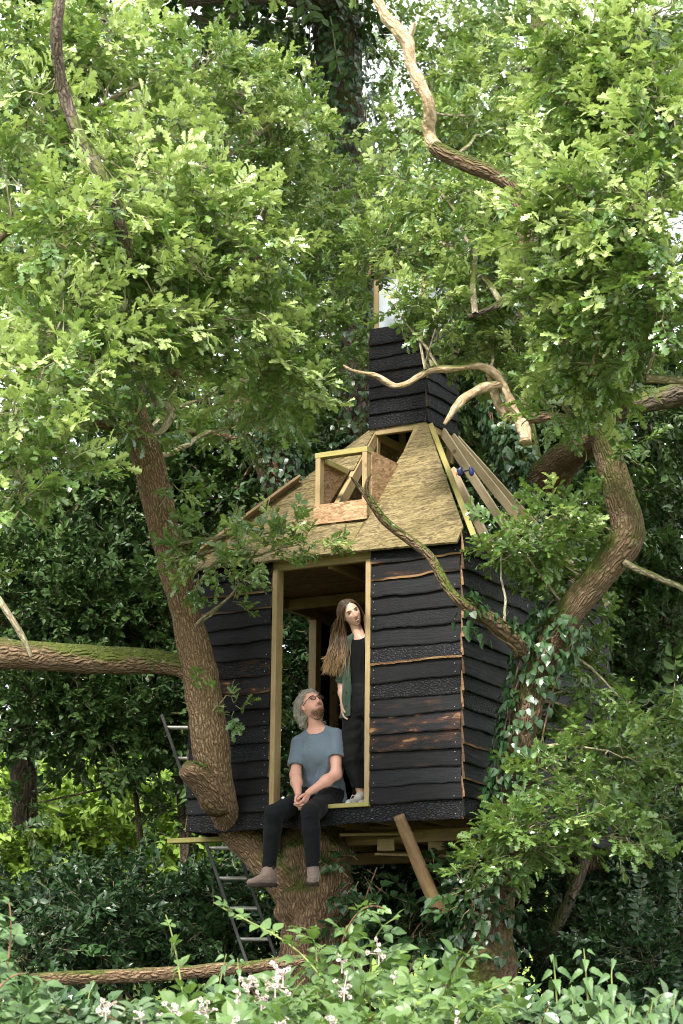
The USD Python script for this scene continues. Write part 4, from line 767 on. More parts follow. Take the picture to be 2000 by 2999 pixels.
# roof: a hipped pyramid round the tower, only partly boarded
TX, TY, TW, TZ, TH = 1.036, 1.166, 0.543, 3.576, 0.892
OV = 0.09
EZ = HH + 0.0
sl = (TZ - EZ) / (TY + OV)                     # front plane: z = EZ + sl (y + OV)
fn = unit(np.array([0, -sl, 1.0])); fd = fn @ np.array([0, -OV, EZ])
def fp(vx, vy): return hp(vx, vy, fn, fd)
xl = lambda z: (z - EZ) / (TZ - EZ)            # share of the way up
def hipL(t): return np.array([-OV + t * (TX + OV), -OV + t * (TY + OV), EZ + t * (TZ - EZ)])
def hipR(t): return np.array([HW + OV - t * (HW + OV - TX - TW), -OV + t * (TY + OV), EZ + t * (TZ - EZ)])
UPS = fn * 0.02
# left panel with the opening of the dormer
dl0, dl1, dr0, dr1 = fp(720, 1207), fp(722, 1042), fp(845, 1190), fp(915, 1052)
seam0, seamT = fp(806, 1248), fp(975, 974)
def on_front(x, t): return np.array([x, -OV + t * (TY + OV), EZ + t * (TZ - EZ)])
tl = (dl0[2] - EZ) / (TZ - EZ)
P_l = [hipL(0), on_front(seam0[0], 0), on_front(seam0[0] + 0.03, tl - 0.02), on_front(dl0[0], tl), hipL(min(0.98, tl))]
P_l[4] = hipL(tl)
sheet('roof_panel', P_l, fn, 0.018, 'osb', uvdir=(1, 0, 0), label='wide mossy strand board panel along the front eave')
RA = fp(767, 1158); tA = (RA[2] - EZ) / (TZ - EZ)
def raft_x(t): return RA[0] + (TX + 0.03 - RA[0]) * (t - tA) / (0.985 - tA)
dzt = (on_front(0, 0)[2] - EZ) * 0 + 0.66
sheet('roof_panel', [hipL(tl + 0.002), on_front(dl0[0] + 0.005, tl + 0.002), on_front(dl0[0] + 0.005, dzt), hipL(dzt)], fn, 0.018, 'osb', uvdir=(1, 0, 0.2))
sheet('roof_panel', [hipL(dzt + 0.004), on_front(raft_x(dzt + 0.004) + 0.012, dzt + 0.004), on_front(raft_x(0.985) + 0.012, 0.985), hipL(0.985)], fn, 0.018, 'osb', uvdir=(1, 0, 0.4), label='strand board offcut high up left of the tower')
# right panel: big triangle with a clipped corner
seamB = np.array([seam0[0] + 0.006, -OV, EZ])
clip0, clip1 = fp(1049, 1243), fp(1063, 1207)
sheet('roof_panel', [seamB, clip0, clip1, hipR(0.985), hipR(0.985) - [0.06, 0, 0], fp(913, 1058), fp(848, 1180)], fn, 0.018, 'osb', uvdir=(1, 0, 0.1), label='large tapering strand board panel right of the dormer')
# fascia along the left slope and barge timber on the right hip
lhn = unit(np.cross(hipL(1) - hipL(0), fn))
timber('hip_board', hipL(0.1) + fn * 0.03, hipL(0.62) + fn * 0.03, 0.16, 0.022, 'old_pine', up=unit(np.array([-1, -0.5, 1])), label='brown board edging the left slope')
timber('hip_rafter', hipR(0.03) - fn * 0.06 + [0.05, 0.02, 0], hipR(0.99) - fn * 0.05 + [0.02, 0.02, 0], 0.045, 0.095, 'green_pine', up=fn)
timber('hip_rafter', hipL(0.02) - fn * 0.07, hipL(1.0) - fn * 0.05, 0.045, 0.095, 'pine', up=fn)
timber('rafter', on_front(raft_x(0.10), 0.10) - fn * 0.06, on_front(raft_x(0.985), 0.985) - fn * 0.06, 0.045, 0.095, 'pine', up=fn)
timber('rafter', on_front(1.62, 0.04) - fn * 0.075, on_front(TX + 0.44, 0.985) - fn * 0.075, 0.045, 0.095, 'pine', up=fn)
# the bare rafters of the right slope
rn = unit(np.array([sl * (TY + OV) / (HW + OV - TX - TW), 0, 1.0]))
def on_right(y, t, yt): return np.array([HW + OV - 0.06 - t * (HW + OV - 0.06 - TX - TW), y + (yt - y) * t, EZ + t * (TZ - EZ)])
for y0, yt, t1 in ((0.50, TY + 0.04, 0.62), (1.30, TY + 0.28, 0.99), (2.15, TY + 0.45, 0.99), (2.80, TY + 0.53, 0.99)):
    timber('rafter', on_right(y0, 0.0, yt), on_right(y0, t1, yt), 0.04, 0.07, 'new_pine', up=rn)
timber('king_strut', (TX + TW - 0.03, TY - 0.35, HH + 0.55), (TX + TW - 0.03, TY - 0.35, TZ - 0.42), 0.045, 0.07, 'new_pine', up=(1, 0, 0))
# back and left slopes boarded
bsl = on_right
sheet('roof_panel', [(-OV, HD + OV, EZ), (-OV, -OV, EZ), hipL(1) - [0.02, 0, 0], (TX - 0.02, TY + TW, TZ)], (-1, 0, 0.9), 0.018, 'osb', uvdir=(0, 1, 0), label='strand board of the left slope')
sheet('roof_panel', [(0.9, HD + OV, EZ), (-OV, HD + OV, EZ), (TX, TY + TW + 0.02, TZ), (TX + 0.2, TY + TW + 0.02, TZ)], (0, 1, 0.9), 0.018, 'osb', uvdir=(1, 0, 0), label='strand board of the rear slope')

# dormer: an upright open frame on the front slope
dy = dl0[1] - 0.012
dn = (0, -1, 0)
def dp(vx, vy, y=dy): return hp(vx, vy, (0, 1, 0), y)
bl, br, tl_, tr_ = dp(721, 1207), dp(843, 1190), dp(727, 1042), dp(842, 1024)
zt_ = (tl_[2] + tr_[2]) / 2; zb_ = (bl[2] + br[2]) / 2 + 0.0
xl_, xr_ = (bl[0] + tl_[0]) / 2, (br[0] + tr_[0]) / 2
ap = 0.165
def dormer_y(z): return (z - EZ) / sl - OV       # where height z meets the roof
for x in (xl_ + 0.023, xr_ - 0.023):
    timber('dormer_post', (x, dy + 0.03, zb_ + ap * 0.2), (x, dy + 0.03, zt_ - 0.045), 0.07, 0.045, 'pine', up=(1, 0, 0))
timber('dormer_header', (xl_ - 0.004, dy + 0.03, zt_ - 0.022), (xr_ + 0.004, dy + 0.03, zt_ - 0.022), 0.075, 0.045, 'green_pine')
sheet('dormer_apron', [(xl_ - 0.006, dy - 0.014, zb_), (xr_ + 0.006, dy - 0.014, zb_), (xr_ + 0.006, dy - 0.014, zb_ + ap), (xl_ - 0.006, dy - 0.014, zb_ + ap)], dn, 0.016, 'osb_new', uvdir=(1, 0, 0))
for x, nx in ((xl_ - 0.002, -1), (xr_ + 0.004, 1)):
    yb, yt_ = dy + 0.068, dormer_y(zt_ - 0.01)
    zl = EZ + sl * (yb + OV) + 0.012
    sheet('dormer_cheek', [(x, yb, zl), (x, yt_, zt_ - 0.02), (x, yb, zt_ - 0.02)], (nx, 0, 0), 0.014, 'osb_new', uvdir=(0, 1, 0.3))
timber('dormer_rail', (xl_ + 0.03, dy + 0.07, zt_ - 0.05), (xl_ + 0.03, dormer_y(zt_) - 0.10, zt_ - 0.05), 0.04, 0.05, 'green_pine')

# tower
tx0, tx1, ty0, ty1 = TX, TX + TW, TY, TY + TW
NT = 7; th = TH / NT
for x, y in ((tx0+0.035, ty0+0.035), (tx1-0.035, ty0+0.035), (tx0+0.035, ty1-0.035), (tx1-0.035, ty1-0.035)):
    timber('tower_post', (x, y, TZ - 0.25), (x, y, TZ + 1.50), 0.05, 0.05, 'pine', up=(1, 0, 0))
for (a, b) in (((tx0+.0, ty0+.01, TZ-0.03), (tx1, ty0+.01, TZ-0.03)), ((tx0, ty1-.01, TZ-0.03), (tx1, ty1-.01, TZ-0.03)), ((tx0+.01, ty0+.04, TZ-0.035), (tx0+.01, ty1-.04, TZ-0.035)), ((tx1-.01, ty0+.04, TZ-0.035), (tx1-.01, ty1-.04, TZ-0.035))):
    timber('tower_plate', a, b, 0.045, 0.06, 'pine')
timber('tower_strut', (tx0 + 0.12, ty0 + 0.1, TZ - 0.42), (tx1 - 0.1, ty1 - 0.05, TZ - 0.05), 0.04, 0.06, 'pine')
for i in range(NT):
    z = TZ + i * th + rb.uniform(-0.006, 0.006)
    cr = rb.uniform(0.6, 1.0)
    board(house, (tx0, ty0, 0), XE, YN, -0.012, TW + 0.006, z, th, 300 + i, crackle=cr, burn=0.1, edge_raw=rb.choice([0, 0.2]), tilt=rb.uniform(-0.008, 0.008), name='tower_board', wavy=.005)
    board(house, (tx1, ty0, 0), YE, XE, -0.022, TW + 0.02, z, th, 320 + i, crackle=cr, burn=0.0, edge_raw=0.7 if i in (5, 6) else 0.1, tilt=rb.uniform(-0.008, 0.008), name='tower_board')
    board(house, (tx0, ty1, 0), XE, YE, 0, TW, z, th, 340 + i, name='tower_board')
    board(house, (tx0, ty0, 0), YE, XN, 0, TW, z, th, 360 + i, name='tower_board')
z0, z1 = TZ + TH + 0.012, TZ + TH + 0.50
for n_, poly in (((0, -1, 0), [(tx0+.06, ty0+.02, z0), (tx1-.06, ty0+.02, z0), (tx1-.06, ty0+.02, z1), (tx0+.06, ty0+.02, z1)]),
                 ((1, 0, 0), [(tx1-.02, ty0+.06, z0), (tx1-.02, ty1-.06, z0), (tx1-.02, ty1-.06, z1), (tx1-.02, ty0+.06, z1)]),
                 ((0, 1, 0), [(tx0+.06, ty1-.02, z0), (tx1-.06, ty1-.02, z0), (tx1-.06, ty1-.02, z1), (tx0+.06, ty1-.02, z1)]),
                 ((-1, 0, 0), [(tx0+.02, ty0+.06, z0), (tx0+.02, ty1-.06, z0), (tx0+.02, ty1-.06, z1), (tx0+.02, ty0+.06, z1)])):
    sheet('tower_pane', poly, n_, 0.006, 'white_panel')
for i in range(1):
    z = z1 + 0.012 + i * 0.12
    board(house, (tx0, ty0, 0), XE, YN, -0.03, TW + 0.02, z, 0.13, 380 + i, name='tower_board', crackle=0.6)
    board(house, (tx1, ty0, 0), YE, XE, -0.03, TW + 0.03, z, 0.13, 390 + i, name='tower_board', crackle=0.6)
    board(house, (tx0, ty1, 0), XE, YE, -0.03, TW + 0.02, z, 0.13, 395 + i, name='tower_board', crackle=0.6)
    board(house, (tx0, ty0, 0), YE, XN, -0.03, TW + 0.02, z, 0.13, 397 + i, name='tower_board', crackle=0.6)
zc = z1 + 0.16
ca = np.array([(tx0-.07, ty0-.07, zc), (tx1+.07, ty0-.07, zc), (tx1+.07, ty1+.07, zc), (tx0-.07, ty1+.07, zc), ((tx0+tx1)/2, (ty0+ty1)/2, zc+0.22)])
cv = ca[[0,1,4, 1,2,4, 2,3,4, 3,0,4, 0,2,1, 0,3,2]]
obj('tower_cap', (cv, np.arange(18).reshape(-1, 3)), M['char'], house, uv=np.stack([cv[:, 0] + cv[:, 1], cv[:, 2]], -1), attrs={'raw': np.zeros(18), 'burn': np.zeros(18), 'crackle': np.full(18, 0.5)})
# rust coloured hook mark and nail heads on the front boards
nails = []
for i in range(NB):
    for s in (0.05, DX0 - 0.05, DX1 + 0.04, HW - 0.05):
        for dz in ((0.035,) if rb.random() < .6 else (0.035, 0.10)):
            p = np.array([s + rb.uniform(-.01, .01), -0.0275 + 0.00014 * (dz * 100) , i * BH + dz])
            m = trimesh.creation.cylinder(0.0034, 0.006, sections=6, transform=trimesh.transformations.rotation_matrix(math.pi/2, (1, 0, 0)))
            m.apply_translation(p); nails.append(m)
obj('nail_heads', cat(nails), M['nail'], house, kind='stuff')

# logs that prop the house up, and the pallet tucked under the floor
def log_tube(pts, name, label, cat_, mat='post_wood', rough=0.12, sides=12, seed=1, group=None):
    p = spline(pts, 24)
    v, f, u = tube(p[:, :3], p[:, 3], sides, rough, seed)
    return tag(obj(name, (v, f), M[mat], None, smooth=True, uv=u), label, cat_, group)
yl = 18.6
log_tube([(*at(915, 1872, 18.5), 0.045), (*at(945, 1945, 18.55), 0.05), (*at(985, 2040, 18.6), 0.055), (*at(1015, 2102, 18.65), 0.056)], 'support_log', 'peeled brown log slanting up to prop the front edge of the tree house floor', 'support log')
log_tube([(*at(1352, 1945, 20.3), 0.05), (*at(1310, 2060, 20.2), 0.05), (*at(1240, 2195, 20.1), 0.055)], 'support_log', 'dark log slanting up through deep shade under the far right wall', 'support log', mat='dark_bark', seed=4)
pal = thing('pallet', 'pale wooden pallet tucked beneath the tree house floor behind the slanting log', 'pallet')
def pb(vx0, vy0, vx1, vy1, y, w, h, name):
    a, b = at(vx0, vy0, y), at(vx1, vy1, y)
    v, f = beam(a, b, w, h); V = v[f].reshape(-1, 3)
    obj(name, (V, np.arange(len(V)).reshape(-1, 3)), M['pine'], pal, uv=np.stack([V[:, 0] * 1.0, V[:, 2] + V[:, 1]], -1))
pb(780, 1918, 1035, 1914, 19.3, 0.10, 0.024, 'slat'); pb(770, 1904, 1060, 1900, 19.6, 0.10, 0.024, 'slat'); pb(860, 1962, 1060, 1968, 19.4, 0.10, 0.022, 'slat')
pb(866, 1941, 905, 1941, 19.3, 0.10, 0.095, 'block'); pb(983, 1940, 1019, 1940, 19.3, 0.10, 0.095, 'block')
# ------------------------------------------------------------------ people
ICO = trimesh.creation.icosphere(2).vertices
def man(tm):
    return m3.Manifold(m3.Mesh(vert_properties=np.asarray(tm.vertices, np.float32), tri_verts=np.asarray(tm.faces, np.uint32)))
def tri(mf):
    q = mf.to_mesh(); return trimesh.Trimesh(q.vert_properties[:, :3], q.tri_verts, process=True)
def ball(c, r): return np.asarray(c, float) + ICO * r
def egg(c, ax, r): return np.asarray(c, float) + (ICO * np.asarray(r)) @ np.asarray(ax)
def hull(*pts): return m3.Manifold.hull_points(np.vstack(pts))
def chain(*jr):
    return [hull(ball(*a), ball(*b)) for a, b in zip(jr[:-1], jr[1:])]
def melt(parts, edge=0.014, it=12):
    m = m3.Manifold.batch_boolean(parts, m3.OpType.Add).refine_to_length(edge)
    t = tri(m); trimesh.smoothing.filter_taubin(t, 0.5, 0.53, it)
    return t
def crumple(t, amp, scale, seed=0):
    n = t.vertex_normals
    q = meshkit.fbm(t.vertices * scale, 3, seed) - 0.5
    q2 = np.abs(meshkit.noise(t.vertices * [scale * .5, scale * .5, scale * 1.6], seed + 9) - 0.5) - .25
    t.vertices = t.vertices + n * (amp * (q * 1.2 + q2 * 1.6))[:, None]
    return t
def cut(t, n, p):
    """Keeps the side of the closed mesh t that n points to."""
    n = unit(n); return tri(man(t).trim_by_plane(n, float(n @ p)))
def J(nx, ny, Y): return h2w(hp(nx / VS, ny / VS, (0, 1, 0), Y))
def basis(fwd, up):
    f = unit(fwd); r = unit(np.cross(f, up)); return np.stack([r, f, np.cross(r, f)])   # rows: right, forward, up
def make_head(male):
    t = trimesh.creation.icosphere(5); d = t.vertices.copy(); x, y, z = d.T
    jaw = np.clip(-z, 0, 1)
    hw = 0.076 if male else 0.071
    X = x * hw * (1 - (0.24 if male else 0.30) * jaw ** 1.5)
    Y = np.where(y > 0, np.abs(y) ** (1 - .52 * jaw) * (1 - .04 * jaw), y * np.where(z < 0, 1 - .45 * jaw, 1)) * 0.096
    Z = z * 0.118
    fr = np.clip(y, 0, 1) ** .5
    g = lambda cx, cz, s, sz=None: np.exp(-((X - cx) / s) ** 2 - ((Z - cz) / (sz or s)) ** 2)
    nose = np.exp(-(X / (.010 + .10 * np.clip(-Z, 0, .045))) ** 2) * np.interp(Z, [-.06, -.047, -.038, .0, .02], [0, .55, 1, .35, 0]) * (.026 if male else .021)
    dy = nose - .011 * (g(.033, .004, .017, .012) + g(-.033, .004, .017, .012)) + .005 * (g(.03, .026, .022, .009) + g(-.03, .026, .022, .009))
    dy += .007 * g(0, -.064, .022, .006) + .007 * g(0, -.077, .019, .006) - .004 * g(0, -.0705, .022, .003) - .004 * g(0, -.09, .02, .007) + .009 * g(0, -.106, .022, .014)
    dy += .004 * (g(.045, -.022, .02) + g(-.045, -.022, .02))
    t.vertices = np.stack([X, Y + dy * fr, Z], -1)
    ears = []
    for s in (-1, 1):
        e = hull(egg((s * (hw + .002), -.008, .004), np.eye(3), (.007, .017, .023)), egg((s * (hw - .001), -.004, -.022), np.eye(3), (.006, .010, .012)))
        ears.append(e)
    m = man(t)
    for e in ears: m = m + e
    return m
def finger(root, d, n, lens, r, curl):
    """d: pointing direction, n: the way it curls."""
    p = np.asarray(root, float); a = 0; pts = [(p, r)]
    for k, L in enumerate(lens):
        a += curl[k]
        dd = d * math.cos(a) + n * math.sin(a)
        p = p + dd * L; pts.append((p, r * (1 - .10 * (k + 1))))
    return chain(*pts)
def make_hand(w, d, n, s, curl=(.35, .5, .4), spread=.06, scale=1.0, thumb_in=.5):
    """w wrist, d towards the fingers, n out of the palm, s towards the thumb."""
    d = unit(d); n = unit(n - d * (n @ d)); s = unit(s - d * (s @ d) - n * (s @ n)); k = scale
    W = np.asarray(w, float)
    P = W + d * .088 * k
    parts = [hull(ball(W, .022*k), ball(W + d*.03*k + s*.024*k, .015*k), ball(P + s*.030*k, .011*k), ball(P - s*.030*k - d*.008*k, .010*k), ball(W + d*.03*k - s*.02*k, .015*k))]
    for i, (o, L) in enumerate(((.030, .95), (.010, 1.05), (-.011, .98), (-.031, .78))):
        dd = unit(d + s * spread * (1.5 - i))
        parts += finger(P + s*o*k - d*.004*k, dd, n, (.042*L*k, .026*L*k, .021*L*k), .0088*k if i < 3 else .0078*k, [c * (1 + .08 * i) for c in curl])
    tb = W + d*.026*k + s*.024*k
    t1 = tb + unit(d*.75 + s*.75 + n*thumb_in*.5) * .038*k; t2 = t1 + unit(d*.95 + s*.25 + n*thumb_in) * .030*k; t3 = t2 + unit(d + n*thumb_in) * .022*k
    parts += chain((tb, .014*k), (t1, .0105*k), (t2, .0095*k), (t3, .008*k))
    return melt(parts, .0045, 8)
# bodies and clothes are distance fields, meshed by surface nets
def seg(a, ra, b, rb):
    a, b = np.asarray(a, float), np.asarray(b, float); ba = b - a; L2 = ba @ ba
    def f(p):
        q = p - a; h = np.clip(q @ ba / L2, 0, 1)
        return np.linalg.norm(q - h[:, None] * ba, axis=1) - (ra + (rb - ra) * h)
    f.box = (np.minimum(a - ra, b - rb), np.maximum(a + ra, b + rb)); return f
def loft(sections, side, front):
    """sections: (centre, half width, half depth) from bottom to top."""
    C = np.array([q[0] for q in sections]); R = np.array([q[1:3] for q in sections], float)
    t = np.r_[0, np.cumsum(np.linalg.norm(np.diff(C, axis=0), axis=1))]; n = 60
    from scipy.interpolate import PchipInterpolator
    tt = np.linspace(0, t[-1], n); Cc, Rr = PchipInterpolator(t, C)(tt), PchipInterpolator(t, R)(tt)
    ax = unit(C[-1] - C[0]); h = Cc @ ax
    def f(p):
        z = p @ ax; k = np.clip(np.interp(z, h, np.arange(n)), 0, n - 1.001); i = k.astype(int); w = (k - i)[:, None]
        c = Cc[i] * (1 - w) + Cc[i + 1] * w; r = Rr[i] * (1 - w) + Rr[i + 1] * w
        q = p - c; x, y = q @ side / r[:, 0], q @ front / r[:, 1]
        rad = np.sqrt(x * x + y * y) + 1e-9
        d = (rad - 1) * np.sqrt((x * r[:, 0]) ** 2 + (y * r[:, 1]) ** 2) / rad
        e = np.maximum(h[0] - z, z - h[-1])
        return np.where(e > 0, np.sqrt(np.maximum(d, 0) ** 2 + e ** 2) + np.minimum(d, 0) * 0, np.maximum(d, e))
    m = R.max() ; f.box = (C.min(0) - m, C.max(0) + m); return f
def blend(fs, k=.03):
    def f(p):
        d = fs[0](p)
        for g in fs[1:]:
            e = g(p); h = np.clip(.5 + .5 * (e - d) / k, 0, 1); d = e * (1 - h) + d * h - k * h * (1 - h)
        return d
    f.box = (np.min([g.box[0] for g in fs], 0), np.max([g.box[1] for g in fs], 0)); return f
def net(f, cell=.009, pad=.03):
    lo, hi = f.box[0] - pad, f.box[1] + pad
    n = np.ceil((hi - lo) / cell).astype(int) + 1
    gr = np.stack(np.meshgrid(*[lo[i] + np.arange(n[i]) * cell for i in range(3)], indexing='ij'), -1).reshape(-1, 3)
    D = np.concatenate([f(gr[i:i + 400000]) for i in range(0, len(gr), 400000)]).reshape(n)
    S = D < 0; idx = -np.ones(n - 1, int)
    c = [S[i:n[0]-1+i, j:n[1]-1+j, k:n[2]-1+k] for i in (0, 1) for j in (0, 1) for k in (0, 1)]
    cnt = sum(x.astype(int) for x in c); act = (cnt > 0) & (cnt < 8); I = np.argwhere(act); idx[act] = np.arange(len(I))
    acc = np.zeros((len(I), 3)); num = np.zeros(len(I))
    cs = [(i, j, k) for i in (0, 1) for j in (0, 1) for k in (0, 1)]
    for a in range(8):
        for b in range(a + 1, 8):
            if sum(abs(cs[a][q] - cs[b][q]) for q in range(3)) != 1: continue
            da, db = D[tuple((I + cs[a]).T)], D[tuple((I + cs[b]).T)]; x = (da < 0) != (db < 0)
            t = np.where(x, da / np.where(x, da - db, 1), 0)[:, None]
            acc += np.where(x[:, None], (1 - t) * np.array(cs[a]) + t * np.array(cs[b]), 0); num += x
    V = lo + (I + acc / num[:, None]) * cell; F = []
    for ax_ in range(3):
        u, v = (ax_ + 1) % 3, (ax_ + 2) % 3
        s0 = [slice(None)] * 3; s1 = [slice(None)] * 3; s0[ax_] = slice(0, -1); s1[ax_] = slice(1, None)
        A, Bq = S[tuple(s0)], S[tuple(s1)]
        E = np.argwhere(A != Bq); E = E[(E[:, u] > 0) & (E[:, v] > 0) & (E[:, u] < n[u] - 1) & (E[:, v] < n[v] - 1)]
        o = np.zeros((4, 3), int); o[1, u] = o[2, u] = -1; o[2, v] = o[3, v] = -1
        q = np.stack([idx[tuple((E + o[m]).T)] for m in range(4)], 1)
        fl = A[tuple(E.T)]; q = np.where(fl[:, None], q, q[:, ::-1]); F.append(q)
    F = np.vstack(F)
    t = trimesh.Trimesh(V, np.vstack([F[:, [0, 1, 2]], F[:, [0, 2, 3]]]), process=False)
    if t.volume < 0: t.invert()
    return t
def shell(f, thick, *cuts):
    """The skin of the field f, thick inwards, opened where a cut field is negative."""
    def g(p):
        d = f(p); d = np.maximum(d, -(d + thick))
        for c in cuts: d = np.maximum(d, -c(p))
        return d
    g.box = f.box; return g
def smoothen(t, it=2):
    import scipy.sparse as sp
    e = t.edges_unique; n = len(t.vertices); A = sp.coo_matrix((np.ones(2 * len(e)), (np.r_[e[:, 0], e[:, 1]], np.r_[e[:, 1], e[:, 0]])), (n, n)).tocsr(); d = np.asarray(A.sum(1))
    for _ in range(it): t.vertices = .6 * t.vertices + .4 * (A @ t.vertices) / np.maximum(d, 1)
    return t
def flat_end(f, n, p0):
    n = unit(n); g = lambda q: np.maximum(f(q), (q - p0) @ n); g.box = f.box; return g
def half(n, p0):
    """Negative on the side n points to."""
    n = unit(n); return lambda p: -((p - p0) @ n)
def fold(t, amp, sc, up, seed=0, where=None):
    """Cloth folds: ridges that run mostly along up."""
    v = t.vertices; up = unit(up); z = v @ up; q = v - z[:, None] * up
    a = meshkit.fbm(q * sc + np.outer(z, up) * sc * .35, 3, seed); b = meshkit.fbm(q * sc * .5 + np.outer(z, up) * sc * .9 + 5, 2, seed + 3)
    d = amp * ((1 - 2 * np.abs(a - .5) * 2) * .8 + (b - .5) * 1.4 - .45)
    t.vertices = v + t.vertex_normals * (d * (1 if where is None else where(v)))[:, None]
    return t
def skin_mat(name):
    return mat(name, {'at': ('attribute', {'attribute': 'tint'}), 'tc': ('texture_coordinate', {}), 'no': ('noise_texture', {'scale': 60.0, 'detail': 3.0}),
                      'mr': ('map_range', {'to_min': 0.88, 'to_max': 1.12}), 'cc': ('vector_math', {'math_type': 'scale'}),
                      'p': ('principled_bsdf', {'roughness': 0.48, 'specular_ior_level': 0.4, 'subsurface_weight': 0.15, 'subsurface_scale': 0.006, 'subsurface_radius': (1, .35, .2)})},
               [('tc.object', 'no.vector'), ('no.fac', 'mr.value'), ('at.color', 'cc.vector1'), ('mr.result', 'cc.scale'), ('cc.vector', 'p.base_color')])
M['skin'] = skin_mat('skin')
def cloth(name, c, var=.18, scale=500., rough=.85, bump=.3, coarse=9.0, sheen=.2):
    c = np.array(c)
    return mat(name, {'tc': ('texture_coordinate', {}), 'n1': ('noise_texture', {'scale': scale, 'detail': 2.0}), 'n2': ('noise_texture', {'scale': coarse, 'detail': 4.0}), 'n3': ('noise_texture', {'scale': 38.0, 'detail': 3.0}), 'ad': ('math', {'math_type': 'multiply_add', 'value2': .5}), 'hf': ('math', {'math_type': 'multiply', 'value2': .5}),
                      'ra': ('rgb_ramp', {'ramp': [(.25, tuple(c * (1 - var))), (.75, tuple(c * (1 + var)))]}), 'p': ('principled_bsdf', {'roughness': rough, 'specular_ior_level': .2, 'sheen_weight': sheen, 'sheen_roughness': .5}), 'bu': ('bump', {'strength': bump, 'distance': .006})},
               [('tc.object', 'n1.vector'), ('tc.object', 'n2.vector'), ('tc.object', 'n3.vector'), ('n2.fac', 'hf.value1'), ('n1.fac', 'ad.value1'), ('hf.value', 'ad.value3'), ('ad.value', 'ra.fac'), ('ra.color', 'p.base_color'), ('n3.fac', 'bu.height'), ('bu.normal', 'p.normal')])
M['tee'] = cloth('blue_grey_marl', (0.098, 0.128, 0.165), .25)
M['jeans'] = cloth('black_denim', (0.0045, 0.0048, 0.0065), .3, sheen=.03)
M['black_cloth'] = cloth('black_cotton', (0.0035, 0.0035, 0.0042), .3, sheen=.03)
M['green_cloth'] = cloth('washed_green_twill', (0.035, 0.062, 0.040), .3)
M['boot'] = cloth('worn_brown_leather', (0.155, 0.11, 0.09), .4, 30., .6, .4, 12.)
M['boot_dark'] = plain('dark_elastic', (0.03, 0.022, 0.022), .8, .2)
M['sole'] = plain('boot_sole', (0.03, 0.022, 0.018), .8, .2)
M['canvas'] = plain('grey_canvas', (0.30, 0.29, 0.26), .8, .2)
M['white_rubber'] = plain('white_rubber', (0.7, 0.69, 0.66), .5, .4)
M['frames'] = plain('black_acetate', (0.012, 0.010, 0.010), .25, .5)
M['eye_white'] = plain('eye_white', (0.62, 0.58, 0.55), .2, .5, .03)
M['iris'] = plain('iris', (0.05, 0.06, 0.06), .15, .5)
M['brow'] = plain('brow_hair', (0.09, 0.06, 0.04), .7, .2)
M['beard'] = plain('beard_hair', (0.10, 0.05, 0.026), .6, .3, .5, 60.)
M['teeth'] = plain('teeth', (0.6, 0.56, 0.5), .3, .5, .05)
M['thread'] = plain('pale_cord', (0.5, 0.45, 0.38), .7, .3)
M['lens'] = mat('spectacle_lens', {'t': ('transparent_bsdf', {'color': (.95, .95, .95)}), 'g': ('glossy_bsdf', {'color': (.9, .9, .95), 'roughness': .02}), 'm': ('mix_closure', {'fac': .22})}, [('t.BSDF', 'm.closure1'), ('g.BSDF', 'm.closure2')], surface='m.closure')
def hair_mat(name, ramp):
    return mat(name, {'tc': ('texture_coordinate', {}), 'sx': ('separate_xyz', {}), 'ge': ('geometry', {}), 'ma': ('math', {'math_type': 'multiply_add', 'value2': .35}), 'ra': ('rgb_ramp', {'ramp': ramp}), 'p': ('principled_bsdf', {'roughness': .42, 'specular_ior_level': .5})},
               [('tc.UV', 'sx.vector'), ('ge.random_per_island', 'ma.value1'), ('sx.y', 'ma.value3'), ('ma.value', 'ra.fac'), ('ra.color', 'p.base_color')])
M['grey_hair'] = hair_mat('silver_hair', [(0, (.16, .145, .12)), (.45, (.38, .355, .30)), (1.2, (.60, .57, .50))])
M['long_hair'] = hair_mat('brown_to_blonde_hair', [(0, (.035, .02, .012)), (.35, (.10, .058, .03)), (.65, (.29, .18, .085)), (.95, (.48, .33, .17))])

def body_mesh(parent, base, mf, skin, spots, label=None):
    t = tri(mf); v = t.vertices
    c = np.tile(np.array(skin), (len(v), 1))
    for p, r, col, k in spots:
        p = v[np.argmin(np.linalg.norm(v - p, axis=1))]
        w = (k * np.exp(-(np.linalg.norm(v - p, axis=1) / r) ** 2))[:, None]; c = c * (1 - w) + np.array(col) * w
    obj('body', (v - base, t.faces), M['skin'], parent, smooth=True, attrs={'tint': c})
def add(parent, base, name, t, m, smooth=True, **k):
    return obj(name, (t.vertices - base, t.faces), M[m], parent, smooth=smooth, **k)
def face_bits(parent, base, c, B, male):
    L = lambda x, y, z: np.asarray(c) + np.array([x, y, z]) @ B
    for s in (-1, 1):
        e = obj('eye', (ball(L(s * .033, .0722, .002), .0112)- base, trimesh.creation.icosphere(2).faces), M['eye_white'], parent, smooth=True)
        ir = egg(L(s * .033 + .002, .0812, .0025), B, (.0060, .0030, .0058)) - base
        obj('iris', (ir, trimesh.creation.icosphere(2).faces), M['iris'], e, smooth=True)
        ls = melt(chain((L(s * .0215, .0815, .0055), .0016), (L(s * .033, .0855, .0095), .0024), (L(s * .046, .0785, .0065), .0016)), .006, 3)
        add(e, base, 'eyelashes', ls, 'brow')
        br = melt(chain((L(s * .014, .0925, .020), .0030), (L(s * .033, .0905, .0255), .0034), (L(s * .052, .077, .021), .0022)), .006, 3)
        add(parent, base, 'eyebrow', br, 'brow')
    th = hull(egg(L(0, .0885, -.0705), B, (.013, .004, .0025)))
    obj('teeth', (tri(th).vertices - base, tri(th).faces), M['teeth'], parent, smooth=True)
    return L
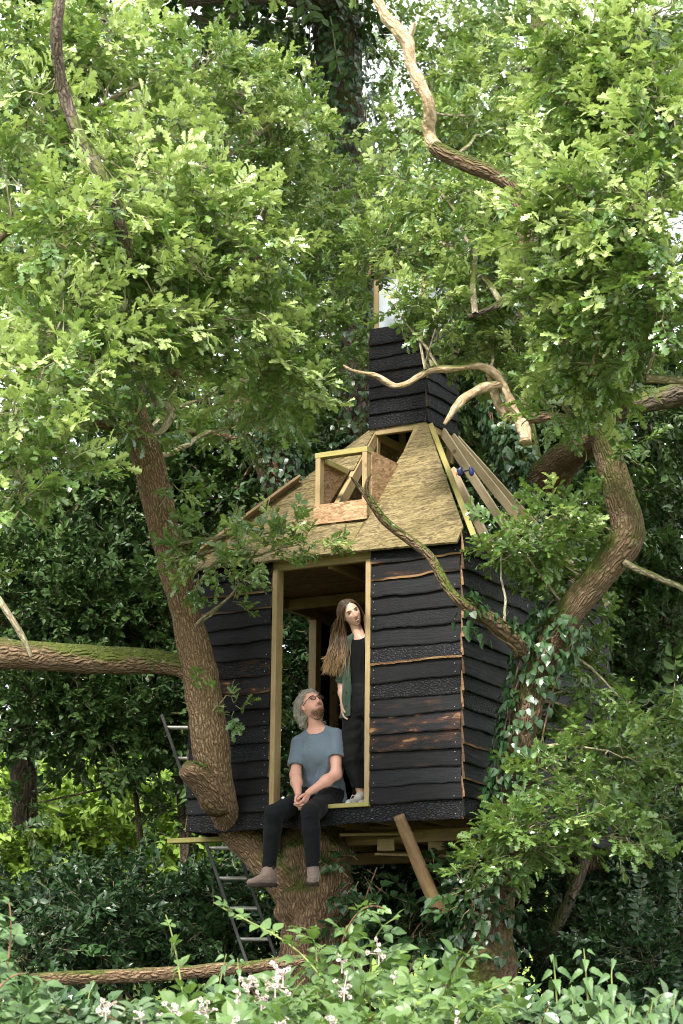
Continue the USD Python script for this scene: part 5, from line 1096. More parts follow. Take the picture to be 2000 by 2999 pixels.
def lock(p0, dirs, L, r, k, rng, wave=.006, n=7):
    """A curl of hair from p0 along a list of directions."""
    d = spline(np.asarray(dirs, float), n) if len(dirs) > 2 else np.linspace(dirs[0], dirs[1], n)
    p = [np.asarray(p0, float)]
    for i in range(1, n): p.append(p[-1] + unit(d[i]) * L / n)
    p = np.array(p); ph = rng.uniform(0, 6)
    p += np.stack([np.sin(np.linspace(0, 5, n) + ph), np.cos(np.linspace(0, 4, n) + ph), np.sin(np.linspace(0, 6, n) + 2 * ph)], -1) * wave * np.linspace(0, 1, n)[:, None]
    v, f, u = tube(p, r * np.sin(np.linspace(.5, 2.9, n)), 5, caps=False)
    u = np.stack([u[:, 0], np.repeat(np.linspace(0, .65, n), 6)], -1)
    return v, f, u

# the seated man -------------------------------------------------------------------------------------------------
def seated_man():
    pel, hipL, hipR = J(948, 2322, .25), J(917, 2336, .22), J(972, 2333, .25)
    knL, knR, anL, anR = J(802, 2386, -.22), J(908, 2384, -.24), J(789, 2528, -.13), J(917, 2530, -.15)
    wai, che = J(947, 2268, .22), J(934, 2205, .16)
    shL, shR, nb, hc = J(874, 2176, .12), J(984, 2154, .19), J(928, 2140, .155), J(913, 2068, .10)
    HS = 1.10
    elL, wrL, elR, wrR = J(865, 2270, .03), J(873, 2326, -.14), J(984, 2268, .10), J(903, 2322, -.13)
    base = np.array([pel[0], pel[1], pel[2] - .1])
    p = thing('person', 'man in blue grey T-shirt and black jeans seated on the doorway sill gazing up', 'person', base)
    side = unit(shR - shL); upv = unit(nb - pel); front = unit(np.cross(upv, side)); ax = np.stack([side, front, upv])
    if front[1] > 0: front = -front; ax = np.stack([side, front, upv])
    B = basis((.36, -.78, .50), unit(np.array([-.38, .30, .88])))
    Bf = B
    fs = [loft([(pel - upv * .10, .14, .10), (pel, .165, .115), (wai, .145, .10), (che, .162, .112), (nb - upv * .06, .13, .08), (nb - upv * .01, .07, .055)], side, front), seg(shL, .046, nb - side * .045, .042), seg(shR, .046, nb + side * .045, .042), seg(nb - upv * .03, .058, hc + np.array([0, -.028, -.045]) @ B, .055),
          seg(shL, .052, elL, .041), seg(elL, .042, elL * .62 + wrL * .38, .043), seg(elL * .62 + wrL * .38, .043, wrL, .027), seg(shR, .052, elR, .042), seg(elR, .042, elR * .65 + wrR * .35, .044), seg(elR * .65 + wrR * .35, .044, wrR, .027),
          seg(hipL, .08, knL, .055), seg(knL, .055, anL, .04), seg(hipR, .08, knR, .055), seg(knR, .055, anR, .04)]
    body = man(net(blend(fs, .035))) + man(apply(make_head(True), hc, B * HS))
    dn = unit(J(874, 2362, -.20) - (wrL + wrR) / 2)
    hl = make_hand(wrL, unit(J(866, 2360, -.19) - wrL), side, -front * .6 + upv * .5, (.55, .75, .5), scale=1.0)
    hr = make_hand(wrR, unit(J(884, 2366, -.19) - wrR), -side, front * .4 + upv * .7, (.45, .65, .5), scale=1.0)
    body = body + man(hl) + man(hr)
    Lc = lambda x, y, z: hc + np.array([x, y, z]) @ (B * HS)
    spots = [(Lc(0, .098, -.064), .014, (.42, .17, .14), .8), (Lc(0, .098, -.078), .013, (.45, .19, .16), .8), (Lc(0, .085, -.105), .040, (.14, .07, .042), .85), (Lc(.055, .045, -.095), .030, (.17, .09, .055), .7), (Lc(-.055, .045, -.095), .030, (.17, .09, .055), .7), (Lc(0, .10, -.053), .017, (.08, .04, .025), .95), (Lc(0, .10, -.070), .012, (.36, .13, .10), .9),
             (Lc(0, .115, -.038), .016, (.52, .24, .19), .6), (Lc(.045, .07, -.025), .022, (.52, .25, .20), .5), (Lc(-.045, .07, -.025), .022, (.52, .25, .20), .5)]
    body_mesh(p, base, body, (.50, .265, .205), spots)
    L = face_bits(p, base, hc, B * HS, True)
    # clothes
    W2 = lambda c, r: egg(c, ax, r)
    sl = lambda a, b, t: a + (b - a) * t
    cL, cR, dL, dR = sl(shL, elL, .72), sl(shR, elR, .58), unit(elL - shL), unit(elR - shR)
    tf = blend([loft([(pel - upv * .13 - front * .01, .185, .135), (pel, .182, .132), (wai, .165, .122), (che, .172, .126), (shL * .5 + shR * .5 - upv * .02, .150, .098), (nb - upv * .015, .085, .066)], side, front), seg(shL, .050, nb - side * .05 - upv * .005, .048), seg(shR, .050, nb + side * .05 - upv * .005, .048),
                flat_end(seg(shL, .060, cL + dL * .03, .069), dL, cL), flat_end(seg(shR, .060, cR + dR * .03, .068), dR, cR)], .02)
    neckhole = lambda q: np.linalg.norm((q - (nb + front * .045 + upv * .040)) @ ax.T / np.array([.078, .085, .070]), axis=1) * .078 - .078
    hemv = unit(upv * .9 + side * .30 - front * .1)
    def belowhem(q): return (q - (pel - upv * .035 + front * .1)) @ hemv
    low = lambda q: np.maximum(belowhem(q), -1)
    tee = net(shell(tf, .011, seg(cL - dL * .03, .055, cL + dL * .05, .059), seg(cR - dR * .03, .054, cR + dR * .05, .058), neckhole, low), .0062)
    smoothen(tee)
    fold(tee, .019, 9, unit(upv + side * .35), 3, lambda v: np.clip(((nb - upv * .14 - v) @ upv) / .16, 0, 1))
    add(p, base, 'tee_shirt', tee, 'tee')
    cen = nb + front * .045 + upv * .040; q = tee.vertices; nh = np.abs(neckhole(q)) < .006
    an = np.arctan2((q - cen) @ front, (q - cen) @ side); ringp = []
    for a in np.linspace(-np.pi, np.pi, 33)[:-1]:
        k = nh & (np.abs(np.angle(np.exp(1j * (an - a)))) < .16)
        if k.any(): ringp.append(q[k].mean(0))
    rp = np.array(ringp + ringp[:1]); rp = spline(rp, 80)
    v, f, u = tube(rp, .0062, 8, caps=False); add_c = obj('collar', (v - base, f), M['tee'], p, smooth=True)
    kL, kR = knL + np.array([0, 0, .008]), knR + np.array([0, 0, .008])
    jf = blend([loft([(pel - upv * .11, .16, .11), (pel, .172, .122), (pel + upv * .07, .160, .115)], side, front), seg(hipL, .098, sl(hipL, kL, .75), .078), seg(sl(hipL, kL, .75), .078, kL, .070), seg(kL, .070, sl(kL, anL, .35), .068), seg(sl(kL, anL, .35), .068, anL - [0, 0, .02], .056),
                seg(hipR, .098, sl(hipR, kR, .75), .078), seg(sl(hipR, kR, .75), .078, kR, .070), seg(kR, .070, sl(kR, anR, .35), .068), seg(sl(kR, anR, .35), .068, anR - [0, 0, .02], .056)], .03)
    jt = net(shell(jf, .012, lambda q: np.maximum(q[:, 2] - (min(anL[2], anR[2]) - .030), q[:, 1] - pel[1] + .12)), .0075)
    smoothen(jt)
    nearj = lambda v: .45 + np.exp(-(np.minimum(np.linalg.norm(v - kL, axis=1), np.linalg.norm(v - kR, axis=1)) / .09) ** 2) + .9 * np.exp(-(np.minimum(np.linalg.norm(v - anL, axis=1), np.linalg.norm(v - anR, axis=1)) / .08) ** 2)
    fold(jt, .010, 15, unit(side + upv * .2), 7, nearj)
    add(p, base, 'jeans', jt, 'jeans')
    for an, toe, heel, nm in ((anL, J(748, 2596, -.27), J(804, 2590, -.10), 'a'), (anR, J(912, 2597, -.36), J(921, 2588, -.12), 'b')):
        d = unit((toe - heel) * [1, 1, .4]); sd = unit(np.cross(d, [0, 0, 1])); up = np.cross(sd, d)
        hl_ = heel + up * .005
        ln = .25
        t0 = hl_ + d * .02; ball_ = hl_ + d * .165; tip = hl_ + d * .232
        bt = melt([hull(ball(an + [0, 0, .015], .054), ball(an - [0, 0, .05], .053)), hull(ball(an - [0, 0, .045], .053), ball(t0 + up * .035, .042), ball(hl_ + d * .10 + up * .042, .045)),
                   hull(ball(t0 + up * .03, .040), ball(hl_ + d * .10 + up * .042, .045), ball(ball_ + up * .02 + sd * .012, .034), ball(ball_ + up * .02 - sd * .012, .034)), hull(ball(ball_ + up * .02 + sd * .012, .034), ball(ball_ + up * .02 - sd * .012, .034), ball(tip + up * .012, .030))], .010, 8)
        crumple(bt, .006, 22, 5)
        b = add(p, base, 'boot', bt, 'boot')
        so = hull(ball(t0 - up * .012, .038), ball(ball_ - up * .012 + sd * .016, .032), ball(ball_ - up * .012 - sd * .016, .032), ball(tip - up * .012, .030))
        so = so.trim_by_plane(list(-up), float(-up @ (t0 + up * .006))).trim_by_plane(list(up), float(up @ (t0 - up * .026)))
        add(b, base, 'sole', tri(so), 'sole', smooth=30)
        for s in (-1, 1):
            gs = melt([hull(egg(an + sd * s * .046 - [0, 0, .005], np.stack([sd, d, [0, 0, 1]]), (.010, .026, .03)), egg(an + sd * s * .044 - [0, 0, .055], np.stack([sd, d, [0, 0, 1]]), (.010, .014, .02)))], .012, 3)
            add(b, base, 'elastic_gusset', gs, 'boot_dark')
    # glasses
    G = []
    for s in (-1, 1):
        a = np.linspace(0, 2 * np.pi, 22)
        ring = np.array([L(s * .034 + .023 * math.cos(q), .106 - abs(.023 * math.cos(q) * s + .0) * .12 - (.004 if math.cos(q) * s > 0 else 0), .001 + .0185 * math.sin(q)) for q in a])
        G.append(tube(ring, .0028, 6, caps=False)[:2])
        G.append(tube(np.array([L(s * .057, .102, .006), L(s * .074, .06, .006), L(s * .080, -.005, .004)]), .0026, 6)[:2])
    G.append(tube(np.array([L(-.011, .108, .005), L(0, .110, .008), L(.011, .108, .005)]), .0028, 6)[:2])
    v, f = joined(G); gl = obj('glasses', (v - base, f), M['frames'], p, smooth=True, label='black rimmed glasses')
    for s in (-1, 1):
        a = np.linspace(0, 2 * np.pi, 20, endpoint=False)
        d0 = np.array([L(s * .034 + .022 * math.cos(q), .105, .001 + .0175 * math.sin(q)) for q in a]); c0 = L(s * .034, .1065, .001)
        obj('lens', (np.vstack([d0, c0]) - base, np.array([(i, (i + 1) % 20, 20) for i in range(20)])), M['lens'], gl, smooth=True)
    # hair: swept back curls
    r = np.random.default_rng(4); H = []
    t = trimesh.creation.icosphere(3); d = t.vertices
    hairline = lambda q: (q[:, 2] > .62 - .25 * np.abs(q[:, 0])) | ((q[:, 1] < .30 - .2 * (q[:, 2] < .1)) & (q[:, 2] > -.18)) | ((q[:, 1] < -.25) & (q[:, 2] > -.62))
    keep = hairline(d); fm = keep[t.faces].all(1)
    capv = hc + (d * [.083, .105, .126] + [0, -.004, .002]) @ (B * HS)
    H.append((capv, t.faces[fm], np.zeros((len(capv), 2)) + [0, .25]))
    seeds = unit(r.normal(0, 1, (5000, 3))); seeds = seeds[hairline(seeds) & ~((np.abs(seeds[:, 0]) > .72) & (seeds[:, 1] > -.30) & (seeds[:, 2] < .22))][:1300]
    for q in seeds[:170]:
        out = (q @ B); back = -B[1]; top = max(0, q[2]); L0 = r.uniform(.065, .105) * (1.2 if q[1] < -.2 else 1.0) * (1.2 if top > .6 else 1)
        ds = [out * 1.0 + B[2] * .5 * top + back * .2, out * .7 + back * .9 + B[2] * .35 * top, out * .1 + back * 1.0 - np.array([0, 0, .9]), r.normal(0, .6, 3) + out * .5 - np.array([0, 0, .4])]
        wv = r.normal(0, 1, 3); ph = r.uniform(0, 6)
        for k in range(20):
            qq = unit(q + r.normal(0, .075, 3)); n = 9
            p0 = hc + (qq * [.077, .097, .119]) @ (B * HS)
            d = spline(np.array(ds) + r.normal(0, .12, (4, 3)), n); pp = [p0]; L1 = L0 * r.uniform(.75, 1.1)
            for m_ in range(1, n): pp.append(pp[-1] + unit(d[m_]) * L1 / n)
            tt = np.linspace(0, 1, n); pp = np.array(pp) + np.outer(np.sin(tt * 6.5 + ph) * .011 * tt, wv)
            v, f, u = tube(pp, r.uniform(.0011, .0021) * np.interp(tt, [0, .3, 1], [.8, 1, .4]), 3, caps=False)
            H.append((v, f, np.stack([u[:, 0], np.repeat(tt * .5 + r.uniform(0, .3), 4)], -1)))
    v, f, u = tubes(H); obj('hair', (v - base, f), M['grey_hair'], p, smooth=True, uv=u, label='tousled wavy silver grey hair')
    # short beard along the jaw, chin and upper lip
    bt = tri(body); bv, bn = bt.vertices, bt.vertex_normals; Q = (bv - hc) @ np.linalg.inv(B * HS)
    jaw = (Q[:, 2] < -.074) & (Q[:, 2] > -.118) & (Q[:, 1] > -.005) & (np.linalg.norm(Q, axis=1) < .125) & ~((np.abs(Q[:, 0]) < .022) & (np.abs(Q[:, 2] + .071) < .010))
    lip = (np.abs(Q[:, 2] + .053) < .007) & (np.abs(Q[:, 0]) < .028) & (Q[:, 1] > .07)
    ids = np.nonzero(jaw | lip)[0]; BR = []
    for i_ in r.choice(ids, 900):
        p0 = bv[i_] + r.normal(0, .003, 3); d = unit(bn[i_] * .6 - B[2] * .8 + r.normal(0, .35, 3))
        v, f, u = tube(np.array([p0 - bn[i_] * .002, p0 + d * .003, p0 + d * r.uniform(.004, .0075) + r.normal(0, .001, 3)]), [.0011, .0010, .0005], 3, caps=False); BR.append((v, f, u))
    v, f, u = tubes(BR); obj('beard', (v - base, f), M['beard'], p, smooth=True, label='short ginger brown beard')
def apply(mf, c, B):
    t = tri(mf); t.vertices = np.asarray(c) + t.vertices @ B
    if np.linalg.det(B) < 0: t.invert()
    return t
seated_man()

# the standing woman ---------------------------------------------------------------------------------------------
def standing_woman():
    Y = .27
    pel, hipL, hipR = J(1060, 2068, Y), J(1038, 2085, Y - .02), J(1082, 2082, Y + .04)
    knL, knR, anL, anR = J(1030, 2222, Y - .05), J(1078, 2220, Y + .05), J(1057, 2322, Y + .0), J(1092, 2326, Y + .08)
    wai, che = J(1062, 1998, Y - .01), J(1060, 1922, Y - .03)
    shL, shR, nb, hc = J(1020, 1886, Y - .02), J(1096, 1880, Y - .02), J(1058, 1866, Y - .04), J(1027, 1796, Y - .10)
    elL, wrL = J(1003, 2006, Y - .02), J(1004, 2063, Y - .08)
    elR, wrR = J(1112, 1985, Y + .03), J(1108, 2060, Y - .02)
    base = np.array([anL[0], anL[1], H0[2] + .15])
    p = thing('person', 'long haired woman in green overshirt and black clothes leaning out beside the right door post', 'person', base)
    side = unit(shR - shL); upv = unit(nb - pel); front = unit(np.cross(upv, side))
    if front[1] > 0: front = -front
    ax = np.stack([side, front, upv])
    B = basis((.24, -.96, -.10), unit(np.array([-.52, .0, .86])))
    fs = [loft([(pel - upv * .09, .14, .10), (pel, .160, .112), (wai, .118, .088), (che, .136, .104), (nb - upv * .06, .105, .07), (nb - upv * .005, .055, .045)], side, front), seg(shL, .042, shR, .042), seg(nb - upv * .03, .046, hc + np.array([0, -.03, -.05]) @ B, .044),
          seg(shL, .042, elL, .034), seg(elL, .035, elL * .6 + wrL * .4, .034), seg(elL * .6 + wrL * .4, .034, wrL, .021), seg(shR, .042, elR, .034), seg(elR, .034, wrR, .021),
          seg(hipL, .085, knL, .053), seg(knL, .053, anL, .034), seg(hipR, .085, knR, .053), seg(knR, .053, anR, .034)]
    body = man(net(blend(fs, .03))) + man(apply(make_head(False), hc, B))
    hl = make_hand(wrL, unit(J(1010, 2120, Y - .10) - wrL), side * .8 - front * .1, front * .7 - side * .3, (.25, .35, .3), scale=.93)
    hr = make_hand(wrR, unit(J(1108, 2110, Y - .04) - wrR), -side * .8, front, (.3, .4, .3), scale=.93)
    body = body + man(hl) + man(hr)
    Lc = lambda x, y, z: hc + np.array([x, y, z]) @ B
    spots = [(Lc(.008, .096, -.064), .011, (.36, .10, .09), .95), (Lc(-.008, .096, -.064), .011, (.36, .10, .09), .95), (Lc(0, .096, -.077), .012, (.38, .11, .10), .95), (Lc(.043, .07, -.025), .022, (.54, .29, .23), .5), (Lc(-.043, .07, -.025), .022, (.54, .29, .23), .5)]
    body_mesh(p, base, body, (.55, .34, .26), spots)
    L = face_bits(p, base, hc, B, False)
    W2 = lambda c, r: egg(c, ax, r)
    sl = lambda a, b, t: a + (b - a) * t
    topf = blend([loft([(pel - upv * .02, .165, .118), (wai, .126, .096), (che, .145, .113), (nb - upv * .06, .112, .077), (nb - upv * .005, .062, .052)], side, front), seg(shL, .050, shR, .050)], .03)
    neckhole = lambda q: np.linalg.norm((q - (nb + front * .035 + upv * .028)) @ ax.T / np.array([.062, .066, .056]), axis=1) * .06 - .06
    top = net(shell(topf, .02, neckhole), .0075); smoothen(top); fold(top, .006, 12, upv, 4)
    add(p, base, 'black_top', top, 'black_cloth')
    trf = blend([loft([(pel - upv * .09, .155, .112), (pel, .172, .124), (wai - upv * .02, .134, .104)], side, front), seg(hipL, .100, knL, .074), seg(knL, .074, anL, .055), seg(hipR, .100, knR, .074), seg(knR, .074, anR, .055)], .03)
    tr = net(shell(trf, .012, lambda q: q[:, 2] - (anL[2] + .035)), .0085); smoothen(tr); fold(tr, .012, 11, unit(side + upv * .5), 3)
    add(p, base, 'trousers', tr, 'black_cloth')
    # overshirt: open at the front, sleeve rolled to the elbow
    hem = J(1030, 2106, Y); d = unit(elL - shL)
    cE = sl(shL, elL, .92)
    jf = blend([loft([(pel - upv * .16, .192, .150), (pel, .185, .142), (wai, .166, .130), (che, .160, .130), (nb - upv * .06, .125, .092), (nb + upv * .02, .072, .064)], side, front), seg(shL, .052, nb - side * .04, .042), seg(shR, .052, nb + side * .04, .042), flat_end(seg(shL, .056, cE + d * .03, .056), d, cE), seg(shR, .056, elR, .056)], .035)
    def opening(q):
        v = q - nb; s_, f_, u_ = v @ side, v @ front, v @ upv
        left = -.050 + .02 * np.clip(-u_ / .6, 0, 1); right = .060 + .08 * np.clip(-u_ / .5, 0, 1)
        return np.maximum(np.maximum(left - s_, s_ - right), .0 - f_)
    jk = net(shell(jf, .011, opening, lambda q: q[:, 2] - hem[2], seg(cE - d * .03, .045, cE + d * .05, .045),
                   lambda q: np.linalg.norm((q - nb - upv * .05) @ ax.T / np.array([.058, .066, .07]), axis=1) * .06 - .06), .0065)
    smoothen(jk); fold(jk, .012, 10, upv, 5)
    sh = add(p, base, 'overshirt', jk, 'green_cloth')
    c = sl(shL, elL, .93)
    s1 = unit(np.cross(d, front)); s2 = np.cross(d, s1)
    ring = np.array([c + s1 * .050 * math.cos(a) + s2 * .050 * math.sin(a) + d * .004 * math.sin(3 * a) for a in np.linspace(0, 2 * np.pi, 20)])
    v, f, u = tube(ring, .014, 8, .2, 3, caps=False); obj('rolled_cuff', (v - base, f), M['green_cloth'], sh, smooth=True)
    for k in range(5):
        q = L(0, 0, 0) * 0 + nb + (pel - nb) * (.22 + .2 * k) - side * .052 + front * (.126 + .012 * k)
        obj('button', (egg(q, np.eye(3), (.006, .004, .006)) - base, trimesh.creation.icosphere(2).faces), M['sole'], sh, smooth=True)
    br = np.array([wrL + unit(np.cross(unit(wrL - elL), front)) * .026 * math.cos(a) + front * .027 * math.sin(a) for a in np.linspace(0, 2 * np.pi, 16)])
    v, f, u = tube(br, .003, 6, caps=False); obj('bracelet', (v - base, f), M['thread'], p, smooth=True)
    for an in (anL, anR):
        d = unit(np.array([-.55, -.8, 0])); z0 = H0[2] + .155
        hl_ = np.array([an[0], an[1], z0]) - d * .03; sd = np.cross(d, [0, 0, 1.0])
        bt = melt([hull(ball(an + [0, 0, -.02], .040), ball(hl_ + [0, 0, .04], .036), ball(hl_ + d * .10 + [0, 0, .045], .036)), hull(ball(hl_ + [0, 0, .036], .034), ball(hl_ + d * .10 + [0, 0, .045], .036), ball(hl_ + d * .16 + [0, 0, .032] + sd * .012, .030), ball(hl_ + d * .16 + [0, 0, .032] - sd * .012, .030), ball(hl_ + d * .20 + [0, 0, .030], .027))], .010, 6)
        b = add(p, base, 'canvas_shoe', bt, 'canvas')
        so = hull(ball(hl_ + [0, 0, .03], .039), ball(hl_ + d * .16 + [0, 0, .03] + sd * .016, .032), ball(hl_ + d * .16 + [0, 0, .03] - sd * .016, .032), ball(hl_ + d * .205 + [0, 0, .03], .030)).trim_by_plane([0, 0, -1], -float(z0 + .028)).trim_by_plane([0, 0, 1], float(z0))
        add(b, base, 'sole', tri(so), 'white_rubber', smooth=30)
        lc = []
        for k in range(4):
            q = hl_ + d * (.085 + .022 * k) + [0, 0, .082 - .008 * k]
            lc.append(tube(np.array([q - sd * .022, q + [0, 0, .006], q + sd * .022]), .003, 5)[:2])
        lc.append(tube(np.array([hl_ + d * .075 + [0, 0, .09], hl_ + d * .11 + sd * .03 + [0, 0, .105], hl_ + d * .10 + sd * .055 + [0, 0, .07]]), .003, 5)[:2])
        v, f = joined(lc); obj('laces', (v - base, f), M['white_rubber'], b, smooth=True)
    # hair: parted, long and wavy, falling in front of her shoulder
    r = np.random.default_rng(8); H = []
    t = trimesh.creation.icosphere(3); dd = t.vertices
    line = lambda q: (q[:, 2] > .70 - .10 * np.abs(q[:, 0])) | ((q[:, 1] < .32 - .35 * np.clip(.2 - q[:, 2], 0, 1)) & (q[:, 2] > -.45))
    keep = line(dd); fm = keep[t.faces].all(1); capv = hc + (dd * [.080, .104, .125] + [0, -.004, .001]) @ B
    H.append((capv, t.faces[fm], np.zeros((len(capv), 2)) + [0, .12]))
    seeds = unit(r.normal(0, 1, (6000, 3)) * [1, .9, .9]); seeds = seeds[line(seeds) & (seeds[:, 2] > -.35)][:950]
    down = np.array([0, 0, -1.0])
    for q in seeds:
        p0 = hc + (q * [.076, .099, .121]) @ B
        sgn = -1 if q[0] > -.10 else 1
        a = r.uniform()
        if sgn < 0:
            w = np.clip(.5 + .35 * q[1] - .3 * q[0] + r.normal(0, .16), 0, 1)
            mx = 979 + 50 * w + r.normal(0, 3)
            dp = r.uniform(-.02, .11); mid = J(mx - 4, 1868 + r.normal(0, 8), Y - dp); low = J(968 + 68 * w + r.normal(0, 4), 1910, Y - dp - .05); end = J(952 + 88 * w + r.normal(0, 6), r.uniform(1930, 1985) - 14 * abs(w - .5), Y - dp - .06)
            path = [p0, hc + unit(q + [.45, 0, -.15]) * [.106 - .015 * w, .112, .126] @ B, hc + unit(q * [.3, .6, 0] + [1.0, 0, .10]) * [.116 - .04 * w, .110, .125] @ B, mid, low, end]
        else:
            mid = hc + np.array([-.090, -.02 + .04 * q[1], -.06]) @ B
            end = J(r.uniform(1074, 1096), r.uniform(1840, 1895), Y + r.uniform(.0, .07))
            path = [p0, hc + unit(q + [-.5, 0, -.05]) * [.086, .106, .122] @ B, mid, end]
        n = 26
        from scipy.interpolate import PchipInterpolator
        pp = np.array(path); s = PchipInterpolator(np.r_[0, np.cumsum(np.linalg.norm(np.diff(pp, axis=0), axis=1) ** .7)] , pp)(np.linspace(0, 1, n) * np.sum(np.linalg.norm(np.diff(pp, axis=0), axis=1) ** .7)); tt = np.linspace(0, 1, n); ph = r.uniform(0, 6)
        amp = .010 * tt ** 1.2
        s = s + np.stack([np.sin(tt * r.uniform(10, 15) + ph) * amp, np.cos(tt * 11 + ph) * amp, 0 * tt], -1)
        v, f, u = tube(s, np.interp(tt, [0, .15, .7, 1], [.0035, .0050, .0046, .0010]) * r.uniform(.6, 1.2), 3, caps=False)
        u = np.stack([u[:, 0], np.repeat(tt ** 1.6 * .75 + r.uniform(-.14, .14), 4)], -1)
        H.append((v, f, u))
    v, f, u = tubes(H); obj('hair', (v - base, f), M['long_hair'], p, smooth=True, uv=u, label='long wavy brown hair fading to blonde ends')
standing_woman()
# ------------------------------------------------------------------ ladder, rail, clamp
lad = thing('ladder', 'dull metal ladder leaning up behind the oak trunk to the left side', 'ladder')
A0, A1 = at(372, 1643, 20.45), at(585, 2262, 20.15)
off = at(545 + 2, 1945, 20.3) - at(478, 1945, 20.3)
dA = A1 - A0
def stile(p, q):
    v, f = beam(p, q, 0.028, 0.075, up=(0, 1, 0)); obj('stile', (v, f), M['stile'], lad)
stile(A0, A1); stile(A0 + off, A1 + off)
for vy in (1672, 1745, 1815, 1885, 1954, 2023, 2091, 2160, 2228):
    t = (vy - 1643) / (2262 - 1643); p = A0 + dA * t
    v, f, u = tube(np.array([p, p + off]), .017, 10); obj('rung', (v, f), M['metal'], lad, smooth=40)
rail = spline([(*at(70, 2250, 15.0), .04), (*at(200, 2244, 15.2), .044), (*at(350, 2238, 15.5), .043), (*at(550, 2222, 15.9), .04), (*at(700, 2205, 16.2), .04)], 40)
v, f, u = tube(rail[:, :3], rail[:, 3], 14, .25, 5); tag(obj('fallen_log', (v, f), M['oak_bark'], None, smooth=True, uv=u), 'long thin pale log lying level in the undergrowth at lower left', 'log')
cl = thing('clamp', 'blue and black carpentry clamp gripping the bare right hand rafters', 'clamp', at(1068, 1083, 18.35))
for dx, r in ((-.045, .4), (.05, -.3)):
    q = hull(egg((dx, 0, .0), np.eye(3), (.022, .018, .036)), egg((dx + r * .03, 0, .03), np.eye(3), (.012, .014, .012)))
    obj('jaw', tri(q), M['blue_plastic'], cl, smooth=True)
v, f = beam((-.06, 0, -.01), (.06, 0, .02), .012, .012); obj('bar', (v, f), M['frames'], cl)
obj('pad', tri(hull(egg((-.068, -.01, -.02), np.eye(3), (.008, .008, .016)))), M['orange_plastic'], cl, smooth=True)

# ------------------------------------------------------------------ ivy
def ivy_leaf_mesh(r, L): return leaf(IVY, L, r.uniform(.05, .25), r.uniform(0, .35), r.uniform(.85, 1.1))
def ivy(name, label, paths, n, dens_seed, bias, own=0, mat='ivy_leaf', L=(.05, .085), lift=(.012, .06)):
    """Ivy over limbs: paths as in limb(); bias: the direction the leaves crowd towards."""
    t = thing(name, label, 'ivy'); r = np.random.default_rng(dens_seed); P, N = [], []
    stems = []
    for path, share in paths:
        w = np.array([[*at(a, b, y), rp * mpp(y)] for a, b, y, rp in path]); s = spline(w, 120)
        tan = unit(np.gradient(s[:, :3], axis=0)); k = int(n * share)
        i = r.integers(0, 120, k * 3); th = r.uniform(0, 2 * np.pi, k * 3)
        a = unit(np.cross(tan[i], [0, 1, 0.01])); b = np.cross(tan[i], a)
        nn = a * np.cos(th)[:, None] + b * np.sin(th)[:, None]
        cl_ = meshkit.noise(s[i, :3] * 2.2 + nn * .6, dens_seed)
        keep = (nn @ unit(bias) + (cl_ - .5) * 2.0) > r.uniform(-.6, .7, k * 3)
        i, nn = i[keep][:k], nn[keep][:k]
        P.append(s[i, :3] + nn * (s[i, 3] * 1.05 + r.uniform(*lift, len(i)) * (1 + 1.2 * cl_[keep][:k]))[:, None]); N.append(nn)
        for q in range(4):
            ph = r.uniform(0, 6.3); fq = r.uniform(1, 3); j = np.arange(0, 120, 2)
            aa = unit(np.cross(tan[j], [0, 1, 0.01])); bb = np.cross(tan[j], aa); an = math.pi + ph * .5 + .8 * np.sin(np.linspace(0, fq * 3, len(j)) + ph)
            stems.append(tube(s[j, :3] + (aa * np.cos(an)[:, None] + bb * np.sin(an)[:, None]) * (s[j, 3] * 1.10 + .006)[:, None], np.linspace(.012, .005, len(j)), 5, .3, q, caps=False))
    P, N = np.vstack(P), np.vstack(N)
    for q in stems: obj('stem', q[:2], M['ivy_stem'], t, smooth=True, uv=q[2])
    order = np.argsort(P @ CAM_F - (P @ unit([0, -1, 0])) * 0)
    front = (N @ np.array([0, -1.0, 0])) + r.uniform(-.3, .3, len(P)); order = np.argsort(-front)
    rest = []
    for c, q in enumerate(order):
        d = unit(np.array([0, 0, -1.0]) + N[q] * .45 + r.normal(0, .35, 3)); up = unit(N[q] + r.normal(0, .3, 3) + [0, 0, .35])
        m = put(ivy_leaf_mesh(r, r.uniform(*L)), frame_from(d, up), P[q])
        if c < own: obj('leaf', m, M[mat], t)
        else: rest.append(m)
    if rest: obj('leaves', joined(rest), M[mat], t, kind='stuff')
ivy('ivy', 'glossy ivy climbing the lower right oak trunk beside the black wall', [([(1112, 2190, 18.9, 78), (1128, 2090, 18.85, 62), (1152, 1990, 18.75, 50), (1176, 1880, 18.55, 44), (1192, 1750, 18.45, 41), (1212, 1620, 18.35, 41), (1250, 1500, 18.3, 41), (1312, 1400, 18.2, 41)], 1.0)], 900, 3, (-.75, -.6, .1), 290)
ivy('ivy', 'sprig of ivy on the thin lichened branch before the right wall corner', [([(1205, 1500, 18.2, 17), (1160, 1452, 17.95, 16), (1105, 1412, 17.75, 14), (1062, 1385, 17.6, 13)], 1.0)], 90, 5, (.1, -.5, .7), 90)
ivy('ivy', 'ivy curtain hanging over the trunk behind the bare rafters', [([(1285, 1450, 21.3, 52), (1248, 1280, 21.0, 60), (1236, 1170, 20.9, 58), (1268, 1085, 20.6, 48)], .5), ([(1240, 1180, 20.9, 36), (1200, 1060, 20.9, 36), (1165, 960, 21, 36), (1150, 800, 21.2, 36)], .5)], 900, 7, (-.6, -.7, 0), 250, L=(.06, .09))
ivy('ivy', 'ivy sheathing the tall straight trunk behind the tower', [([(835, 1300, 24, 62), (825, 1000, 24, 60), (805, 600, 24, 56), (785, 300, 24, 58), (775, 100, 24, 60), (765, -60, 24, 54)], 1.0)], 1500, 9, (-.1, -1, 0), 280, L=(.06, .10), lift=(.01, .10))
